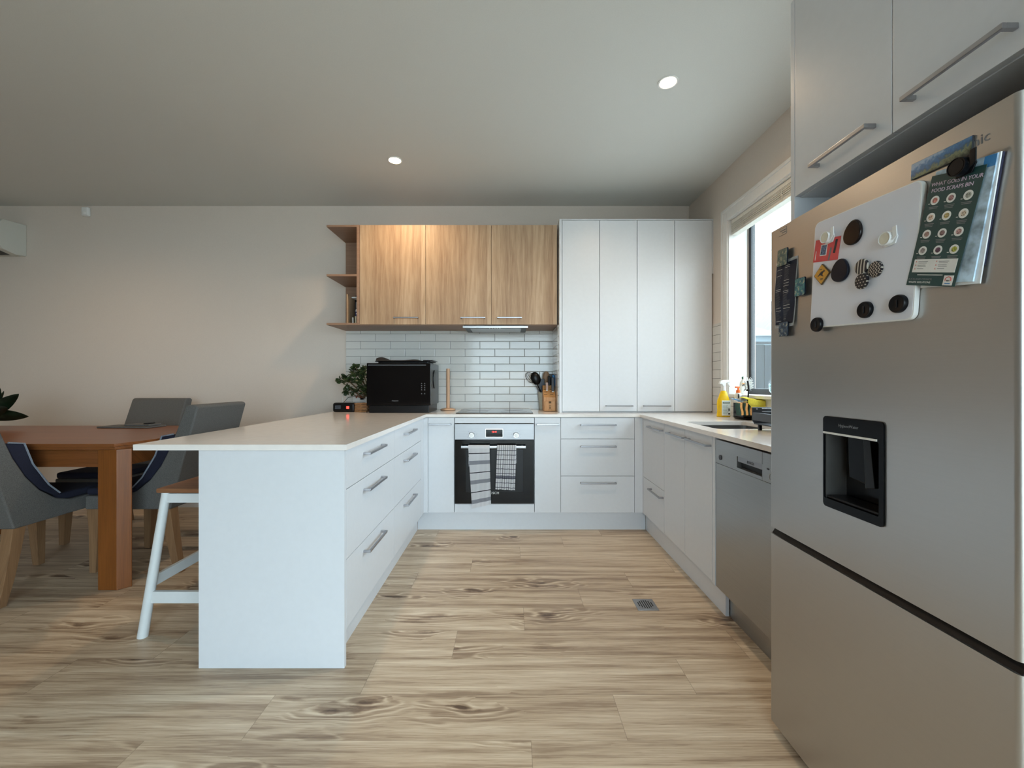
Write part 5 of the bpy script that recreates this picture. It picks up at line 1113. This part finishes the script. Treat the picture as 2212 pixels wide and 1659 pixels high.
rail((0, 0), (1, 0), 0.588, 0.630); rail((0, 1), (1, 1), 0.588, 0.630); rail((0, 0), (0, 1), 0.588, 0.630); rail((1, 0), (1, 1), 0.588, 0.630)
rail((0, 0), (1, 0), 0.148, 0.200); rail((0, 1), (1, 1), 0.148, 0.200); rail((0, 0), (0, 1), 0.215, 0.262); rail((1, 0), (1, 1), 0.215, 0.262)

# ------------------------------------------------------------------ leafy plant on the table (its pot is out of frame)
r = thing('potted_plant', 'dark broad-leaved potted plant on the left end of the dining table', 'plant', (-3.72, 2.90, TZ))
MB().lathe([(0, 0.0005), (0.05, 0.0005), (0.065, 0.11), (0.066, 0.12), (0.060, 0.12), (0.058, 0.105), (0, 0.105)], M['whitepl'], (-3.72, 2.90, TZ)).build('pot', r)
mb = MB()
def leaf(mb, p0, d, L, W, droop, m):
    d = Vector(d).normalized(); sd = d.cross(Vector((0, 0.85, 0.5))).normalized(); up = sd.cross(d)
    def fn(u, v):
        s = u; wv = W * math.sin(math.pi * min(1, s ** 0.8)) ** 0.8; a = Vector(p0) + d * L * s + Vector((0, 0, -droop * s * s)); return a + sd * wv * (v - 0.5) + up * (abs(v - 0.5) * wv * 0.5)
    mb.sheet(fn, 12, 4, m, 0.001)
for (dx, dy, dz, L, W, dr_) in ((1, -0.1, 1.6, 0.27, 0.05, 0.0), (1, 0.05, 0.75, 0.31, 0.05, 0.01), (1, -0.25, 0.45, 0.29, 0.045, 0.03), (1, 0.1, 0.12, 0.30, 0.055, 0.02), (-1, 0.2, 1.0, 0.28, 0.05, 0.02), (-0.2, 1, 1.2, 0.28, 0.05, 0.02), (-0.3, -1, 0.9, 0.26, 0.05, 0.02), (0.3, -0.8, 1.4, 0.24, 0.05, 0)):
    leaf(mb, (-3.70 + 0.02 * dx, 2.90, TZ + 0.025 + 0.05), (dx, dy, dz), L, W * 1.7, dr_, M['darkleaf'])
mb.build('foliage', r, 80)

# ------------------------------------------------------------------ outside
M['fence'] = plain('weathered_fence', (30, 35, 40), 0.9, nz=0.2, scale=14); M['houseroof'] = plain('slate_roof', (92, 104, 116), 0.8, nz=0.1, scale=6); M['housewall'] = plain('house_wall', (120, 134, 142), 0.9); M['branch'] = plain('bare_branch', (110, 100, 96), 0.9); M['bounce_ground'] = plain('pale_bounce_patio', (196, 194, 188), 0.95, nz=0.05, scale=8)
o = MB().box(-20, 40, -30, 40, -0.30, -0.12, M['bounce_ground']).build('ground', None, 0, 'structure')  # invented patio ground, kept pale to bounce daylight onto the ceiling
struct(MB().box(RX + 0.2, 2.30, JY + 0.1, BY + 0.4, 2.66, 2.80, M['trimw']), 'added_eave', 0)  # added eave out of view, cuts sky light through the kitchen window
r = thing('garden_fence', 'dark weathered paling fence outside the kitchen window', 'fence', (4.2, 6.3, -0.12))
mb = MB(); random.seed(2); x = 2.2
while x < 14.4: mb.box(x, x + 0.14, 6.30, 6.325, -0.12, 1.70 + random.uniform(-0.006, 0.006), M['fence']); x += 0.15
mb.build('palings', r, 0); MB().box(2.2, 14.4, 6.325, 6.37, 0.2, 0.3, M['fence']).box(2.2, 14.4, 6.325, 6.37, 1.35, 1.45, M['fence']).box(2.2, 14.4, 6.28, 6.36, 1.71, 1.745, M['fence']).build('rails', r, 0)
r = thing('neighbour_house', 'grey-roofed house seen over the fence through the window', 'house', (11, 15, -0.12))
MB().box(7.5, 16, 13.0, 20, -0.12, 2.6, M['housewall']).build('wall', r, 0)
mb = MB().prism([(12.6, 2.55), (20.4, 2.55), (16.5, 3.4)], 'yz', 7.3, 16.2, M['houseroof']).prism([(8.35, 2.3), (10.2, 4.3), (12.1, 2.3)], 'xz', 12.2, 16.5, M['houseroof']); mb.build('roof', r, 0)
r = thing('bare_tree', 'leafless tree rising behind the neighbouring roof', 'tree', (10.6, 18.8, -0.12)); mb = MB(); random.seed(21)
def br(p, d, L, rad, n):
    q = p + d * L; mb.tube([p, p.lerp(q, 0.5) + Vector((random.uniform(-.04, .04), 0, 0)) * L, q], [rad, rad * 0.8, rad * 0.6], M['branch'], 5)
    if n:
        for _ in range(3):
            dd = (d + Vector((random.uniform(-0.8, 0.8), random.uniform(-0.5, 0.5), random.uniform(-0.1, 0.5)))).normalized(); br(q, dd, L * random.uniform(0.6, 0.8), rad * 0.55, n - 1)
br(Vector((10.4, 20.8, -0.12)), Vector((0, 0, 1)), 2.2, 0.12, 5); mb.build('branches', r)
